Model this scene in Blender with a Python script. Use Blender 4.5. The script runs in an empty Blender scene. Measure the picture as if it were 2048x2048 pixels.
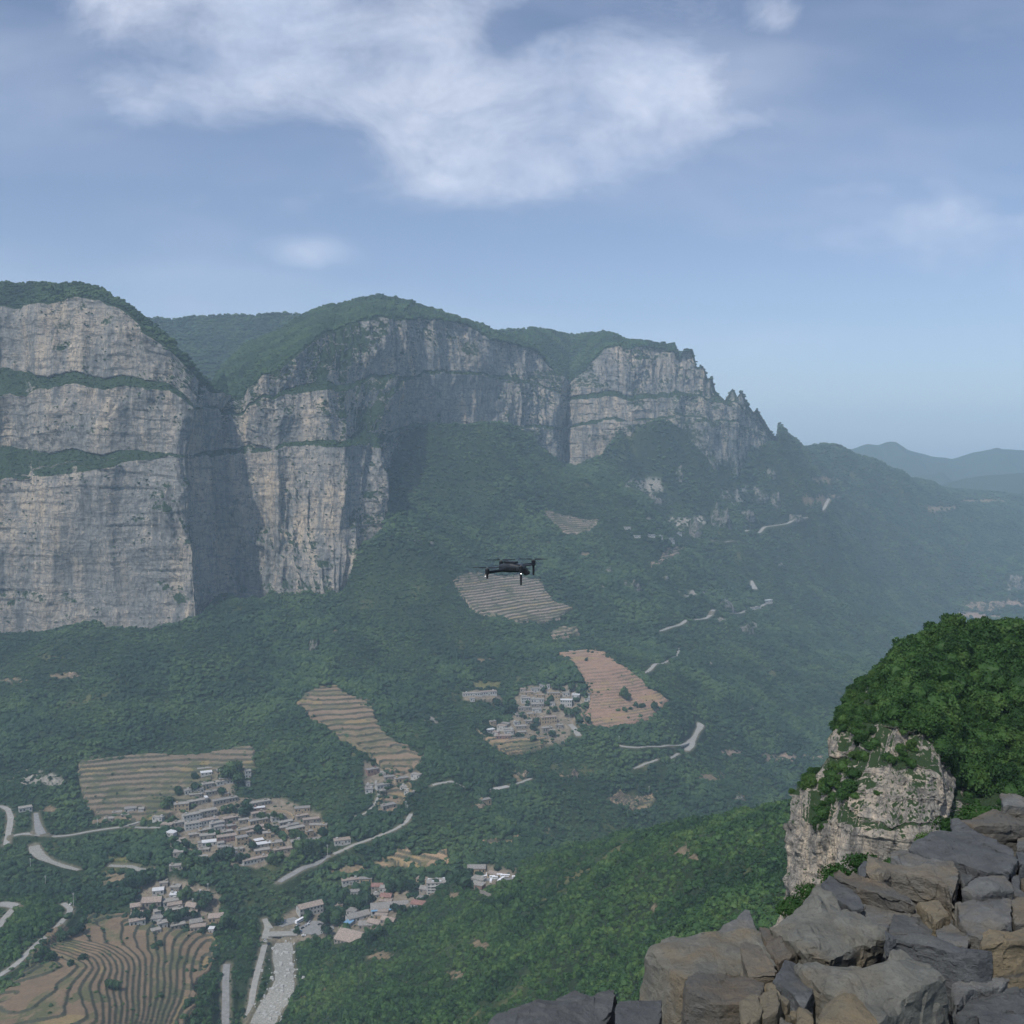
import bpy, bmesh, math, random
import numpy as np
from mathutils import Vector, Matrix, noise as mnoise
rad = math.radians
sc = bpy.context.scene
# ------------------------------------------------------------------ camera, sky, sun
PITCH = math.atan(124 / 2048)
CP, SP = math.cos(PITCH), math.sin(PITCH)
cam_d = bpy.data.cameras.new("camera"); cam = bpy.data.objects.new("camera", cam_d)
sc.collection.objects.link(cam); sc.camera = cam
cam_d.sensor_width = 36; cam_d.lens = 36.0
cam_d.clip_start = 0.1; cam_d.clip_end = 60000
cam.location = (0, 0, 0); cam.rotation_euler = (math.pi / 2 - PITCH, 0, 0)

SUN_AZ = math.atan2(-0.60, -0.80); SUN_EL = rad(54)
world = bpy.data.worlds.new("World"); sc.world = world; world.use_nodes = True
sun_d = bpy.data.lights.new("sun", 'SUN'); sun = bpy.data.objects.new("sun", sun_d)
sc.collection.objects.link(sun)
sun_d.energy = 4.2; sun_d.angle = rad(0.6); sun_d.color = (1.0, 0.96, 0.90)
_sd = Vector((math.sin(SUN_AZ) * math.cos(SUN_EL), math.cos(SUN_AZ) * math.cos(SUN_EL), math.sin(SUN_EL)))
sun.rotation_euler = _sd.to_track_quat('Z', 'Y').to_euler()
sc.view_settings.view_transform = 'Standard'; sc.view_settings.look = 'None'
sc.view_settings.exposure = 0.0; sc.view_settings.gamma = 1
sc.cycles.max_bounces = 5; sc.cycles.diffuse_bounces = 2; sc.cycles.glossy_bounces = 1
sc.cycles.transmission_bounces = 2; sc.cycles.volume_bounces = 2; sc.cycles.transparent_max_bounces = 6
sc.cycles.use_denoising = True

def build_world():
    nt = world.node_tree; N = nt.nodes; L = nt.links; N.clear()
    def n(t, **k):
        x = N.new(t)
        for a, b in k.items(): setattr(x, a, b)
        return x
    def mth(op, a, b=None, clamp=False):
        m = n('ShaderNodeMath', operation=op); m.use_clamp = clamp
        for i, q in enumerate((a, b)):
            if q is None: continue
            if isinstance(q, (int, float)): m.inputs[i].default_value = q
            else: L.new(q, m.inputs[i])
        return m.outputs[0]
    sky = n('ShaderNodeTexSky'); sky.sky_type = 'NISHITA'; sky.sun_disc = False
    sky.sun_elevation = SUN_EL; sky.sun_rotation = SUN_AZ; sky.altitude = 1200
    sky.air_density = 1.0; sky.dust_density = 2.2; sky.ozone_density = 2.5
    tc = n('ShaderNodeTexCoord')
    sep = n('ShaderNodeSeparateXYZ'); L.new(tc.outputs['Generated'], sep.inputs[0])
    yy = mth('MAXIMUM', sep.outputs['Y'], 0.05)
    # slopes of the view direction: sx = x / y, sz = z / y on the north side of the sky
    sx = mth('DIVIDE', sep.outputs['X'], yy); sz = mth('DIVIDE', sep.outputs['Z'], yy)
    cb = n('ShaderNodeCombineXYZ'); L.new(sx, cb.inputs[0]); L.new(sz, cb.inputs[1])
    nz = n('ShaderNodeTexNoise'); nz.inputs['Scale'].default_value = 5.5; nz.inputs['Detail'].default_value = 9
    nz.inputs['Roughness'].default_value = 0.6; L.new(cb.outputs[0], nz.inputs['Vector'])
    nzb = n('ShaderNodeTexNoise'); nzb.inputs['Scale'].default_value = 2.3; nzb.inputs['Detail'].default_value = 4
    mpb = n('ShaderNodeMapping'); mpb.inputs['Scale'].default_value = (0.8, 2.6, 1); mpb.inputs['Location'].default_value = (3, 1, 0)
    L.new(cb.outputs[0], mpb.inputs[0]); L.new(mpb.outputs[0], nzb.inputs['Vector'])
    off = mth('SUBTRACT', nz.outputs['Fac'], 0.5)
    offb = mth('SUBTRACT', nzb.outputs['Fac'], 0.5)
    total = None; hard = None
    # cloud lobes: centre and half-size as direction slopes, strength, tilt
    lobes = CLOUDS
    for (cu, cv, ru, rv, st, tilt) in lobes:
        cx, cz = slope(cu, cv); rx = ru / 2048; rz = rv / 2048
        dx = mth('SUBTRACT', sx, cx); dz = mth('SUBTRACT', sz, cz)
        ct, s_ = math.cos(tilt), math.sin(tilt)
        ax = mth('ADD', mth('MULTIPLY', dx, ct / rx), mth('MULTIPLY', dz, s_ / rx))
        az = mth('ADD', mth('MULTIPLY', dx, -s_ / rz), mth('MULTIPLY', dz, ct / rz))
        r2 = mth('ADD', mth('MULTIPLY', ax, ax), mth('MULTIPLY', az, az))
        v = mth('MULTIPLY', mth('EXPONENT', mth('MULTIPLY', r2, -1.1)), st)
        total = v if total is None else mth('ADD', total, v)
    cover = mth('SUBTRACT', 1.0, mth('EXPONENT', mth('MULTIPLY', total, -1.25)))
    nzm = n('ShaderNodeTexNoise'); nzm.inputs['Scale'].default_value = 9.0; nzm.inputs['Detail'].default_value = 12
    nzm.inputs['Roughness'].default_value = 0.68; mpm = n('ShaderNodeMapping'); mpm.inputs['Scale'].default_value = (0.8, 1.4, 1); mpm.inputs['Location'].default_value = (.7, 2.3, 0)
    nzm.inputs['Distortion'].default_value = .35
    L.new(cb.outputs[0], mpm.inputs[0]); L.new(mpm.outputs[0], nzm.inputs['Vector'])
    offm = mth('SUBTRACT', nzm.outputs['Fac'], 0.5)
    shaped = mth('ADD', cover, mth('MULTIPLY', off, 1.0)); shaped = mth('ADD', shaped, mth('MULTIPLY', offm, 1.5))
    mr = n('ShaderNodeMapRange'); mr.interpolation_type = 'SMOOTHSTEP'
    L.new(shaped, mr.inputs[0]); mr.inputs[1].default_value = 0.08; mr.inputs[2].default_value = 1.30; mr.inputs[4].default_value = .98
    # thin veil, stretched sideways
    mrv = n('ShaderNodeMapRange'); mrv.interpolation_type = 'SMOOTHSTEP'; L.new(nzb.outputs['Fac'], mrv.inputs[0])
    mrv.inputs[1].default_value = 0.38; mrv.inputs[2].default_value = 0.72; mrv.inputs[4].default_value = 0.38
    dens = mth('MAXIMUM', mr.outputs[0], mrv.outputs[0])
    up = n('ShaderNodeMapRange'); L.new(sep.outputs['Z'], up.inputs[0]); up.inputs[1].default_value = 0.02; up.inputs[2].default_value = 0.12
    dens = mth('MULTIPLY', dens, up.outputs[0])
    hs = n('ShaderNodeHueSaturation'); hs.inputs['Saturation'].default_value = SKY_SAT; hs.inputs['Value'].default_value = SKY_VAL
    L.new(sky.outputs[0], hs.inputs['Color'])
    tint = n('ShaderNodeMix'); tint.data_type = 'RGBA'; tint.blend_type = 'MULTIPLY'; tint.inputs['Factor'].default_value = 1
    L.new(hs.outputs[0], tint.inputs['A']); tint.inputs['B'].default_value = (*SKY_TINT, 1)
    mix = n('ShaderNodeMix'); mix.data_type = 'RGBA'
    L.new(mth('MULTIPLY', dens, 0.92), mix.inputs['Factor']); L.new(tint.outputs['Result'], mix.inputs['A'])
    shd = n('ShaderNodeTexNoise'); shd.inputs['Scale'].default_value = 6; shd.inputs['Detail'].default_value = 9; shd.inputs['Roughness'].default_value = .62
    mps = n('ShaderNodeMapping'); mps.inputs['Location'].default_value = (4, .06, 2); mps.inputs['Scale'].default_value = (1, 1.7, 1); L.new(cb.outputs[0], mps.inputs[0]); L.new(mps.outputs[0], shd.inputs['Vector'])
    sm = n('ShaderNodeMapRange'); L.new(shd.outputs['Fac'], sm.inputs[0]); sm.inputs[1].default_value = .36; sm.inputs[2].default_value = .62
    cm = n('ShaderNodeMix'); cm.data_type = 'RGBA'; L.new(sm.outputs[0], cm.inputs['Factor']); cm.inputs['A'].default_value = (5.1, 5.9, 7.7, 1); cm.inputs['B'].default_value = (7.5, 7.9, 9.1, 1)
    L.new(cm.outputs['Result'], mix.inputs['B'])
    bg = n('ShaderNodeBackground'); bg.inputs['Strength'].default_value = 0.115
    L.new(mix.outputs['Result'], bg.inputs['Color'])
    out = n('ShaderNodeOutputWorld'); L.new(bg.outputs[0], out.inputs[0])

def ray(u, v):
    a = (v - 1024) / 2048.0; x = (u - 1024) / 2048.0
    return x, CP - a * SP, -SP - a * CP
def slope(u, v):
    x, y, z = ray(u, v); return x / y, z / y
def P(u, v, Y):                      # a point seen in direction (u, v), Y metres ahead
    x, y, z = ray(u, v); return (x / y * Y, Y, z / y * Y)
def proj(x, y, z):                   # direction numbers of a world point (numpy ok)
    f = y * CP - z * SP; a = y * SP + z * CP
    return 1024 + 2048 * x / f, 1024 - 2048 * a / f
SKY_SAT, SKY_VAL, SKY_TINT, CLOUD_COL = 0.86, 1.03, (0.98, 0.99, 1.07), (6.1, 6.5, 8.0, 1)
HAZE_D, HAZE_C = 1.0e-4, (.60, .81, 1.0, 1)
CLOUDS = [
    (250, -20, 110, 90, 1.0, 0), (420, 60, 190, 130, .95, 0), (620, 20, 240, 110, .9, 0), (900, 20, 200, 90, .8, 0), (450, 190, 150, 70, .7, 0),
    (640, 170, 220, 80, .5, 0), (850, 150, 190, 110, .9, 0), (1010, 230, 200, 90, .9, 0), (1180, 170, 150, 110, 1.15, 0),
    (1320, 150, 130, 100, 1.25, 0), (1300, 240, 180, 80, 1.0, 0), (1000, 330, 260, 60, .85, 0), (830, 290, 90, 50, .75, 0), (900, 380, 150, 35, .5, 0),
    (1150, 330, 260, 60, .5, 0), (1470, 250, 110, 30, .4, .3), (620, 503, 95, 30, 1.0, 0), (1550, 25, 90, 45, .5, -.6),
    (1900, 470, 300, 60, .55, 0), (1850, 430, 140, 30, .4, .2), (1700, 380, 160, 25, .3, .1), (1480, 120, 60, 40, .25, 0), (560, 400, 200, 30, .22, 0), (300, 200, 90, 40, .35, 0), (1950, 60, 80, 40, .25, 0),
    (1005, 75, 85, 50, -.75, .3), (1090, 30, 90, 35, -.5, 0), (600, 300, 120, 40, -.4, 0), (1330, 150, 90, 60, .9, 0)]
build_world()

# ------------------------------------------------------------------ numpy noise
_rs = np.random.RandomState(7)
_PERM = np.concatenate([_rs.permutation(4096)] * 3).astype(np.int32)
_VAL = _rs.rand(4096).astype(np.float32) * 2 - 1
def vnoise(x, y, z):
    xi = np.floor(x).astype(np.int32); yi = np.floor(y).astype(np.int32); zi = np.floor(z).astype(np.int32)
    fx = (x - xi); fy = (y - yi); fz = (z - zi)
    fx = fx * fx * fx * (fx * (fx * 6 - 15) + 10); fy = fy * fy * fy * (fy * (fy * 6 - 15) + 10); fz = fz * fz * fz * (fz * (fz * 6 - 15) + 10)
    def h(i, j, k): return _VAL[_PERM[_PERM[_PERM[i & 4095] + (j & 4095)] + (k & 4095)]]
    c00 = h(xi, yi, zi) * (1 - fx) + h(xi + 1, yi, zi) * fx
    c10 = h(xi, yi + 1, zi) * (1 - fx) + h(xi + 1, yi + 1, zi) * fx
    c01 = h(xi, yi, zi + 1) * (1 - fx) + h(xi + 1, yi, zi + 1) * fx
    c11 = h(xi, yi + 1, zi + 1) * (1 - fx) + h(xi + 1, yi + 1, zi + 1) * fx
    return (c00 * (1 - fy) + c10 * fy) * (1 - fz) + (c01 * (1 - fy) + c11 * fy) * fz
def fbm(x, y, z, o=4, g=0.5, ridge=False):
    x = np.asarray(x, float); y = np.asarray(y, float) + 0 * x; z = np.asarray(z, float) + 0 * x
    s = 0; a = 1; t = 0
    for k in range(o):
        v = vnoise(x + 17.3 * k, y + 5.1 * k, z + 9.7 * k)
        if ridge: v = 1 - 2 * np.abs(v)
        s = s + a * v; t += a; a *= g; x = x * 2.03; y = y * 2.03; z = z * 2.03
    return s / t

# ------------------------------------------------------------------ materials
def new_mat(name):
    m = bpy.data.materials.new(name); m.use_nodes = True
    nt = m.node_tree; b = nt.nodes['Principled BSDF']
    return m, nt, b
def simple(name, col, rough=0.8, var=0.12, scale=1.5, metal=0.0, emis=0):
    """a plain procedural material: noise-varied base colour"""
    m, nt, b = new_mat(name); b.inputs['Roughness'].default_value = rough; b.inputs['Metallic'].default_value = metal
    no = nt.nodes.new('ShaderNodeTexNoise'); no.inputs['Scale'].default_value = scale; no.inputs['Detail'].default_value = 5
    tc = nt.nodes.new('ShaderNodeTexCoord'); nt.links.new(tc.outputs['Object'], no.inputs['Vector'])
    r = nt.nodes.new('ShaderNodeValToRGB'); nt.links.new(no.outputs['Fac'], r.inputs[0])
    r.color_ramp.elements[0].position = .3; r.color_ramp.elements[1].position = .7
    r.color_ramp.elements[0].color = (*[c * (1 - var * 1.6) for c in col], 1)
    r.color_ramp.elements[1].color = (*[min(1, c * (1 + var)) for c in col], 1)
    nt.links.new(r.outputs[0], b.inputs['Base Color'])
    if emis:
        b.inputs['Emission Color'].default_value = (*col, 1); b.inputs['Emission Strength'].default_value = emis
    return m
def ramp(nt, src, stops):
    r = nt.nodes.new('ShaderNodeValToRGB'); nt.links.new(src, r.inputs[0])
    e = r.color_ramp.elements
    while len(e) < len(stops): e.new(0.5)
    for q, (p, c) in zip(e, stops): q.position = p; q.color = (*c, 1) if len(c) == 3 else c
    return r.outputs[0]
def noise_node(nt, scale, detail=6, rough=.6, sc3=(1, 1, 1), coord='pos', lac=2.0):
    no = nt.nodes.new('ShaderNodeTexNoise'); no.inputs['Scale'].default_value = scale; no.inputs['Detail'].default_value = detail
    no.inputs['Roughness'].default_value = rough; no.inputs['Lacunarity'].default_value = lac
    mp = nt.nodes.new('ShaderNodeMapping'); mp.inputs['Scale'].default_value = sc3
    if coord == 'pos': g = nt.nodes.new('ShaderNodeNewGeometry'); nt.links.new(g.outputs['Position'], mp.inputs[0])
    else: g = nt.nodes.new('ShaderNodeTexCoord'); nt.links.new(g.outputs['Object'], mp.inputs[0])
    nt.links.new(mp.outputs[0], no.inputs['Vector'])
    return no.outputs['Fac']
def mixc(nt, fac, a, b, mode='MIX'):
    m = nt.nodes.new('ShaderNodeMix'); m.data_type = 'RGBA'; m.blend_type = mode
    for k, q in (('Factor', fac), ('A', a), ('B', b)):
        s = m.inputs[k]
        if isinstance(q, (int, float)): s.default_value = q
        elif isinstance(q, tuple): s.default_value = (*q, 1)
        else: nt.links.new(q, s)
    return m.outputs['Result']
def bump(nt, b, src, dist, strength=1.0, prev=None):
    n = nt.nodes.new('ShaderNodeBump'); n.inputs['Distance'].default_value = dist; n.inputs['Strength'].default_value = strength
    nt.links.new(src, n.inputs['Height'])
    if prev is not None: nt.links.new(prev, n.inputs['Normal'])
    nt.links.new(n.outputs[0], b.inputs['Normal']); return n.outputs[0]

def cliff_material(name, light=(.43, .35, .26), grey=(.215, .21, .195), dark=(.085, .09, .088), k=1.0):
    m, nt, b = new_mat(name); b.inputs['Roughness'].default_value = .93; b.inputs['Specular IOR Level'].default_value = .15
    big = noise_node(nt, .009 * k, 6, .6, (1, 1, .5))
    streak = noise_node(nt, .045 * k, 6, .65, (1, 1, .14))
    bed = noise_node(nt, .12 * k, 5, .6, (.10, .10, 1.0))
    fine = noise_node(nt, .13 * k, 7, .62, (1, 1, .6))
    c = mixc(nt, ramp(nt, big, [(.36, (0, 0, 0)), (.60, (1, 1, 1))]), grey, light)
    c = mixc(nt, ramp(nt, streak, [(.42, (1, 1, 1)), (.60, (0, 0, 0))]), c, grey)
    c = mixc(nt, ramp(nt, streak, [(.28, (1, 1, 1)), (.45, (0, 0, 0))]), c, dark)
    c = mixc(nt, ramp(nt, bed, [(.30, (.75, .75, .75)), (.46, (0, 0, 0))]), c, dark)
    c = mixc(nt, ramp(nt, fine, [(.30, (.9, .9, .9)), (.47, (0, 0, 0))]), c, dark)
    c = mixc(nt, ramp(nt, fine, [(.58, (0, 0, 0)), (.72, (.8, .8, .8))]), c, tuple(min(1, q * 1.35) for q in light))
    ck = noise_node(nt, .05 * k, 4, .55, (1, 1, .22)); hk = noise_node(nt, .06 * k, 4, .55, (.3, .3, 1.3))
    c = mixc(nt, ramp(nt, ck, [(.482, (0, 0, 0)), (.498, (.6, .6, .6)), (.504, (.6, .6, .6)), (.52, (0, 0, 0))]), c, dark)
    c = mixc(nt, ramp(nt, hk, [(.480, (0, 0, 0)), (.498, (.8, .8, .8)), (.504, (.8, .8, .8)), (.525, (0, 0, 0))]), c, dark)
    # green growth where the vertex attribute says so
    at = nt.nodes.new('ShaderNodeAttribute'); at.attribute_name = 'veg'
    vg = noise_node(nt, .10 * k, 6, .7)
    add = nt.nodes.new('ShaderNodeMath'); add.operation = 'ADD'; nt.links.new(at.outputs['Fac'], add.inputs[0]); nt.links.new(vg, add.inputs[1])
    c = mixc(nt, ramp(nt, add.outputs[0], [(.71, (0, 0, 0)), (.86, (1, 1, 1))]), c, (.026, .046, .020))
    nt.links.new(c, b.inputs['Base Color'])
    n1 = bump(nt, b, fine, 6.0 / k, .9); n2 = bump(nt, b, bed, 3.0 / k, .6, n1); bump(nt, b, streak, 8 / k, .6, n2)
    return m
# ------------------------------------------------------------------ mesh helpers
def link(o): sc.collection.objects.link(o); return o
def mesh_obj(name, verts, faces, mat=None, parent=None, smooth=False, attrs=None, mats=None, fmat=None):
    me = bpy.data.meshes.new(name)
    verts = np.asarray(verts, np.float32)
    if isinstance(faces, np.ndarray):
        nf, k = faces.shape
        me.vertices.add(len(verts)); me.vertices.foreach_set('co', verts.ravel())
        me.loops.add(nf * k); me.loops.foreach_set('vertex_index', faces.astype(np.int32).ravel())
        me.polygons.add(nf); me.polygons.foreach_set('loop_start', np.arange(0, nf * k, k, dtype=np.int32))
        me.update(calc_edges=True)
    else:
        me.from_pydata([tuple(map(float, v)) for v in verts], [], [tuple(map(int, f)) for f in faces]); me.update()
    if attrs:
        for an, (ty, dat) in attrs.items():
            a = me.attributes.new(an, ty, 'POINT')
            a.data.foreach_set('color' if ty.endswith('COLOR') else ('vector' if ty == 'FLOAT_VECTOR' else 'value'), np.asarray(dat, np.float32).ravel())
    for m_ in (mats or ([mat] if mat else [])): me.materials.append(m_)
    if fmat is not None: me.polygons.foreach_set('material_index', np.asarray(fmat, np.int32))
    if smooth: me.polygons.foreach_set('use_smooth', np.ones(len(me.polygons), bool))
    o = bpy.data.objects.new(name, me); link(o)
    if parent: o.parent = parent
    return o
def grid_faces(nr, nc):
    i = np.arange(nr - 1)[:, None] * nc + np.arange(nc - 1)[None, :]
    return np.stack([i, i + 1, i + nc + 1, i + nc], -1).reshape(-1, 4)
def tag(o, label=None, cat=None, group=None, kind=None):
    if label: o['label'] = label
    if cat: o['category'] = cat
    if group: o['group'] = group
    if kind: o['kind'] = kind
    return o
def empty(name, loc=(0, 0, 0), rz=0):
    o = bpy.data.objects.new(name, None); link(o); o.location = loc; o.rotation_euler = (0, 0, rz); o.empty_display_size = .3
    return o

# ------------------------------------------------------------------ valley ground: smooth surface through surveyed points
CTRL = [
 # our own slope below the view point (u, v, metres ahead)
 (700,2048,800),(1000,2048,640),(1200,1950,600),(1300,1850,620),(1560,1650,640),(1560,1850,430),(1300,1700,800),(1100,1730,930),
 (1000,1850,840),(850,1900,880),(650,1950,930),(1800,1700,450),(1400,2048,400),(800,2200,620),(1900,1900,300),(1450,1650,730),(2048,1650,420),
 # valley bottom
 (540,2048,890),(540,1900,1006),(560,1860,1043),(700,1790,1114),(870,1745,1120),(1000,1755,1050),(620,1700,1190),(470,2048,900),(400,2200,790),
 (1150,1650,1330),(1300,1640,1420),(1500,1600,1550),(1600,1520,1800),
 # bottom left hill with terraces
 (240,1840,1020),(0,2000,850),(200,2048,800),(400,1900,990),(100,1900,940),(430,2010,900),(0,1850,985),(-300,1950,900),(-300,2200,700),(0,2200,700),(330,1980,900),(200,1950,890),
 (250,1780,1090),(60,1680,1190),(30,1600,1270),(-300,1650,1250),(400,1800,1070),(480,1830,1060),
 # left slope and village
 (450,1620,1260),(600,1680,1180),(150,1620,1250),(150,1530,1340),(500,1500,1390),(300,1350,1600),(0,1300,1730),(0,1400,1560),(50,1500,1400),
 (500,1300,1720),(560,1400,1560),(680,1370,1600),(820,1530,1360),(760,1600,1280),(700,1500,1400),(-300,1400,1550),(-300,1300,1700),
 # middle slope
 (700,1200,1930),(800,1300,1780),(980,1480,1500),(1060,1400,1630),(1180,1460,1560),(1340,1410,1650),(1100,1300,1800),(1000,1200,2000),(1000,1100,2250),
 (900,1000,2400),(800,900,2500),(1100,930,2850),(1200,960,2750),(1290,1040,2620),(1220,1080,2480),(1180,1180,2150),(1250,1290,1950),
 (940,1600,1280),(800,1650,1210),(1200,1580,1400),(1400,1600,1450),(1200,1500,1500),(1400,1500,1650),(1380,1460,1680),(1340,1320,1900),(1330,1430,1640),
 (1500,1250,2400),(1450,1350,2000),(1560,1400,2050),(1480,1180,2650),(1560,1290,2350),(1700,1290,2750),
 # under the third cliff and the right ridge
 (1300,960,3000),(1250,905,3000),(1340,862,3060),(1220,905,2960),(1500,880,3300),(1400,1050,2900),(1330,1080,2700),(1500,1040,3100),(1660,1000,3700),(1500,950,3230),
 (1561,871,3450),(1591,891,3650),(1620,910,3900),(1669,930,4100),(1718,929,4200),(1772,940,4350),(1807,954,4500),(1870,972,4700),(1959,987,4900),(2048,995,5100),(2300,1000,5200),
 (1700,1150,3300),(1900,1100,4000),(2048,1080,4300),(1800,1040,4150),(1700,1060,3700),(1900,1200,3600),(2048,1200,3600),(2048,1130,4000),(1700,1220,3000),(2300,1150,3900),(1800,1230,3350),(2100,1300,3000),
 (1650,1400,2100),(1900,1400,2100),(2200,1400,2100),(1500,1100,2880),
 # foot of the cliffs
 (-400,1290,1720),(0,1255,1835),(90,1255,1825),(200,1240,1815),(330,1232,1800),(400,1245,1790),(440,1200,1890),(440,1185,1978),(490,1182,1992),(550,1186,1955),
 (600,1187,1955),(650,1190,1945),(685,1185,1960),(715,1100,2010),(768,1055,2080),(775,990,2330),(830,852,2520),(930,849,2675),(1014,850,2800),(1060,884,2865),(1076,905,2870),(1134,938,3035),
 (1165,935,2985),(1205,920,2995),(1240,872,2990),(1300,856,3030),
]
RAW = [  # x, y, z : ground nobody sees, behind the cliffs and the ridges
 (-1900,2300,-250),(-1000,2500,-200),(-500,2900,-50),(0,3500,50),(400,4000,0),(1000,4500,-150),(1300,5400,-450),(2000,6500,-500),(3500,6500,-500),
 (-3000,1500,-300),(0,5500,-200),(-3000,5500,-200),(1500,1200,-420),(900,800,-380),(2500,2500,-450),(1300,600,-200),(2600,4500,-430),(1800,5600,-420),(300,150,-60),(0,200,-150),(-500,300,-360),(-1500,700,-420)]
cp = np.array([P(*c) for c in CTRL] + RAW)
_n = len(cp); S_ = 1000.0
def _k(r2): return 0.5 * r2 * np.log(r2 + 1e-9)
_d2 = ((cp[:, None, :2] - cp[None, :, :2]) ** 2).sum(-1) / S_ ** 2
_A = np.zeros((_n + 3, _n + 3)); _A[:_n, :_n] = _k(_d2) + np.eye(_n) * 4e-4
_A[:_n, _n] = 1; _A[:_n, _n + 1:] = cp[:, :2] / S_; _A[_n:, :_n] = _A[:_n, _n:].T
_w = np.linalg.solve(_A, np.concatenate([cp[:, 2], [0, 0, 0]]))
def smooth_h(x, y):
    x = np.asarray(x, float); sh = x.shape; x = x.ravel(); y = np.asarray(y, float).ravel(); out = np.empty(len(x))
    for i in range(0, len(x), 40000):
        xs, ys = x[i:i + 40000], y[i:i + 40000]
        d2 = ((xs[:, None] - cp[None, :, 0]) ** 2 + (ys[:, None] - cp[None, :, 1]) ** 2) / S_ ** 2
        out[i:i + 40000] = _k(d2) @ _w[:_n] + _w[_n] + _w[_n + 1] * xs / S_ + _w[_n + 2] * ys / S_
    return out.reshape(sh)
# cached on a polar grid for speed
AZ = np.linspace(-0.60, 0.60, 1000)
YS = np.concatenate([np.linspace(180, 760, 120, endpoint=False), np.linspace(760, 1700, 430, endpoint=False), np.linspace(1700, 3300, 320, endpoint=False), np.linspace(3300, 6000, 150)])
GX = YS[:, None] * AZ[None, :]; GY = np.repeat(YS[:, None], len(AZ), 1)
def det_amp(x, y): return np.clip((y - 350) / 900, .25, 1.0)
def rough_h(x, y):
    wx = fbm(x / 300., y / 300., 0 * x + 31, 3) * 90
    a = fbm((x + wx) / 230., (y - wx * .5) / 330., 0 * x + 3, 5, .5, ridge=True)
    a2 = fbm((x + y * .35 + wx) / 120., (y - x * .2) / 380., 0 * x + 13, 3, .5, ridge=True)
    b = fbm(x / 55., y / 55., 0 * x + 8, 4, .55)
    far = np.clip((y - 1900) / 500, 0, 1) * np.clip((3600 - y) / 500, 0, 1)
    return det_amp(x, y) * (a * 22 - 5 + a2 * 11) + b * 3.5 + far * 26 * fbm((x - y * .5) / 300., (y + x * .3) / 700., 0 * x + 41, 3, .5, ridge=True)
H0 = smooth_h(GX, GY)
def in_poly(x, y, poly):
    x = np.asarray(x); y = np.asarray(y); c = np.zeros(x.shape, bool); n = len(poly)
    for i in range(n):
        x1, y1 = poly[i][:2]; x2, y2 = poly[(i + 1) % n][:2]
        if y1 == y2: continue
        t = ((y1 > y) != (y2 > y)) & (x < (x2 - x1) * (y - y1) / (y2 - y1) + x1); c ^= t
    return c
def grid_sample(G, x, y):
    x = np.asarray(x, float); y = np.asarray(y, float)
    a = np.clip((x / np.maximum(y, 1) - AZ[0]) / (AZ[1] - AZ[0]), 0, len(AZ) - 1.001)
    r = np.interp(y, YS, np.arange(len(YS))); r = np.clip(r, 0, len(YS) - 1.001)
    ai = a.astype(int); ri = r.astype(int); fa = a - ai; fr = r - ri
    return (G[ri, ai] * (1 - fa) + G[ri, ai + 1] * fa) * (1 - fr) + (G[ri + 1, ai] * (1 - fa) + G[ri + 1, ai + 1] * fa) * fr
def hit_on(G, u, v, ymin=350):
    x, y, z = ray(u, v); sxx, szz = x / y, z / y
    ys = np.concatenate([np.arange(ymin, 2500, 1.5), np.arange(2500, 5900, 4.)])
    d = szz * ys - grid_sample(G, sxx * ys, ys)
    k = np.nonzero(d < 0)[0]
    Y = ys[k[0]] if len(k) and k[0] > 0 else 5900.
    return (sxx * Y, Y, float(grid_sample(G, np.array([sxx * Y]), np.array([Y]))[0]))
# open ground kept smoother than the wooded slopes: fields, villages (outlines as seen, turned into ground positions)
FIELDS = {
 'hill': [(190,1835),(300,1850),(430,1880),(425,1920),(395,1990),(370,2048),(330,2160),(-100,2160),(-60,2020),(60,1950),(110,1880)],
 'left': [(150,1532),(300,1508),(508,1495),(508,1545),(420,1560),(395,1605),(330,1640),(190,1645),(160,1590)],
 'curved': [(590,1412),(612,1392),(668,1375),(720,1402),(740,1425),(765,1470),(790,1490),(852,1528),(840,1545),(790,1560),(745,1530),(705,1500),(668,1478),(620,1450)],
 'curvedlow': [(765,1600),(808,1570),(818,1600),(800,1628),(762,1640)],
 'red': [(1118,1308),(1175,1305),(1235,1330),(1290,1375),(1345,1415),(1300,1440),(1250,1455),(1165,1470),(1172,1440),(1182,1400),(1150,1350)],
 'redlow': [(955,1465),(1000,1480),(1100,1478),(1060,1500),(1000,1502)],
 'mid': [(900,1170),(960,1150),(1080,1160),(1110,1205),(1145,1210),(1120,1235),(1040,1245),(960,1235)],
 'midlow': [(1095,1258),(1150,1252),(1160,1268),(1110,1275)],
 'up': [(1085,1035),(1110,1028),(1200,1055),(1180,1072),(1130,1075)],
 'upr': [(1335,1115),(1378,1105),(1350,1125),(1315,1150),(1300,1160),(1325,1130)],
 'low': [(748,1730),(790,1712),(830,1718),(900,1708),(905,1735),(850,1748),(800,1740),(755,1740)],
 'lowr': [(968,1700),(1030,1695),(1030,1703),(970,1712)],
 'scr': [(1215,1605),(1240,1590),(1315,1598),(1300,1622),(1240,1622)],
}
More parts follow.
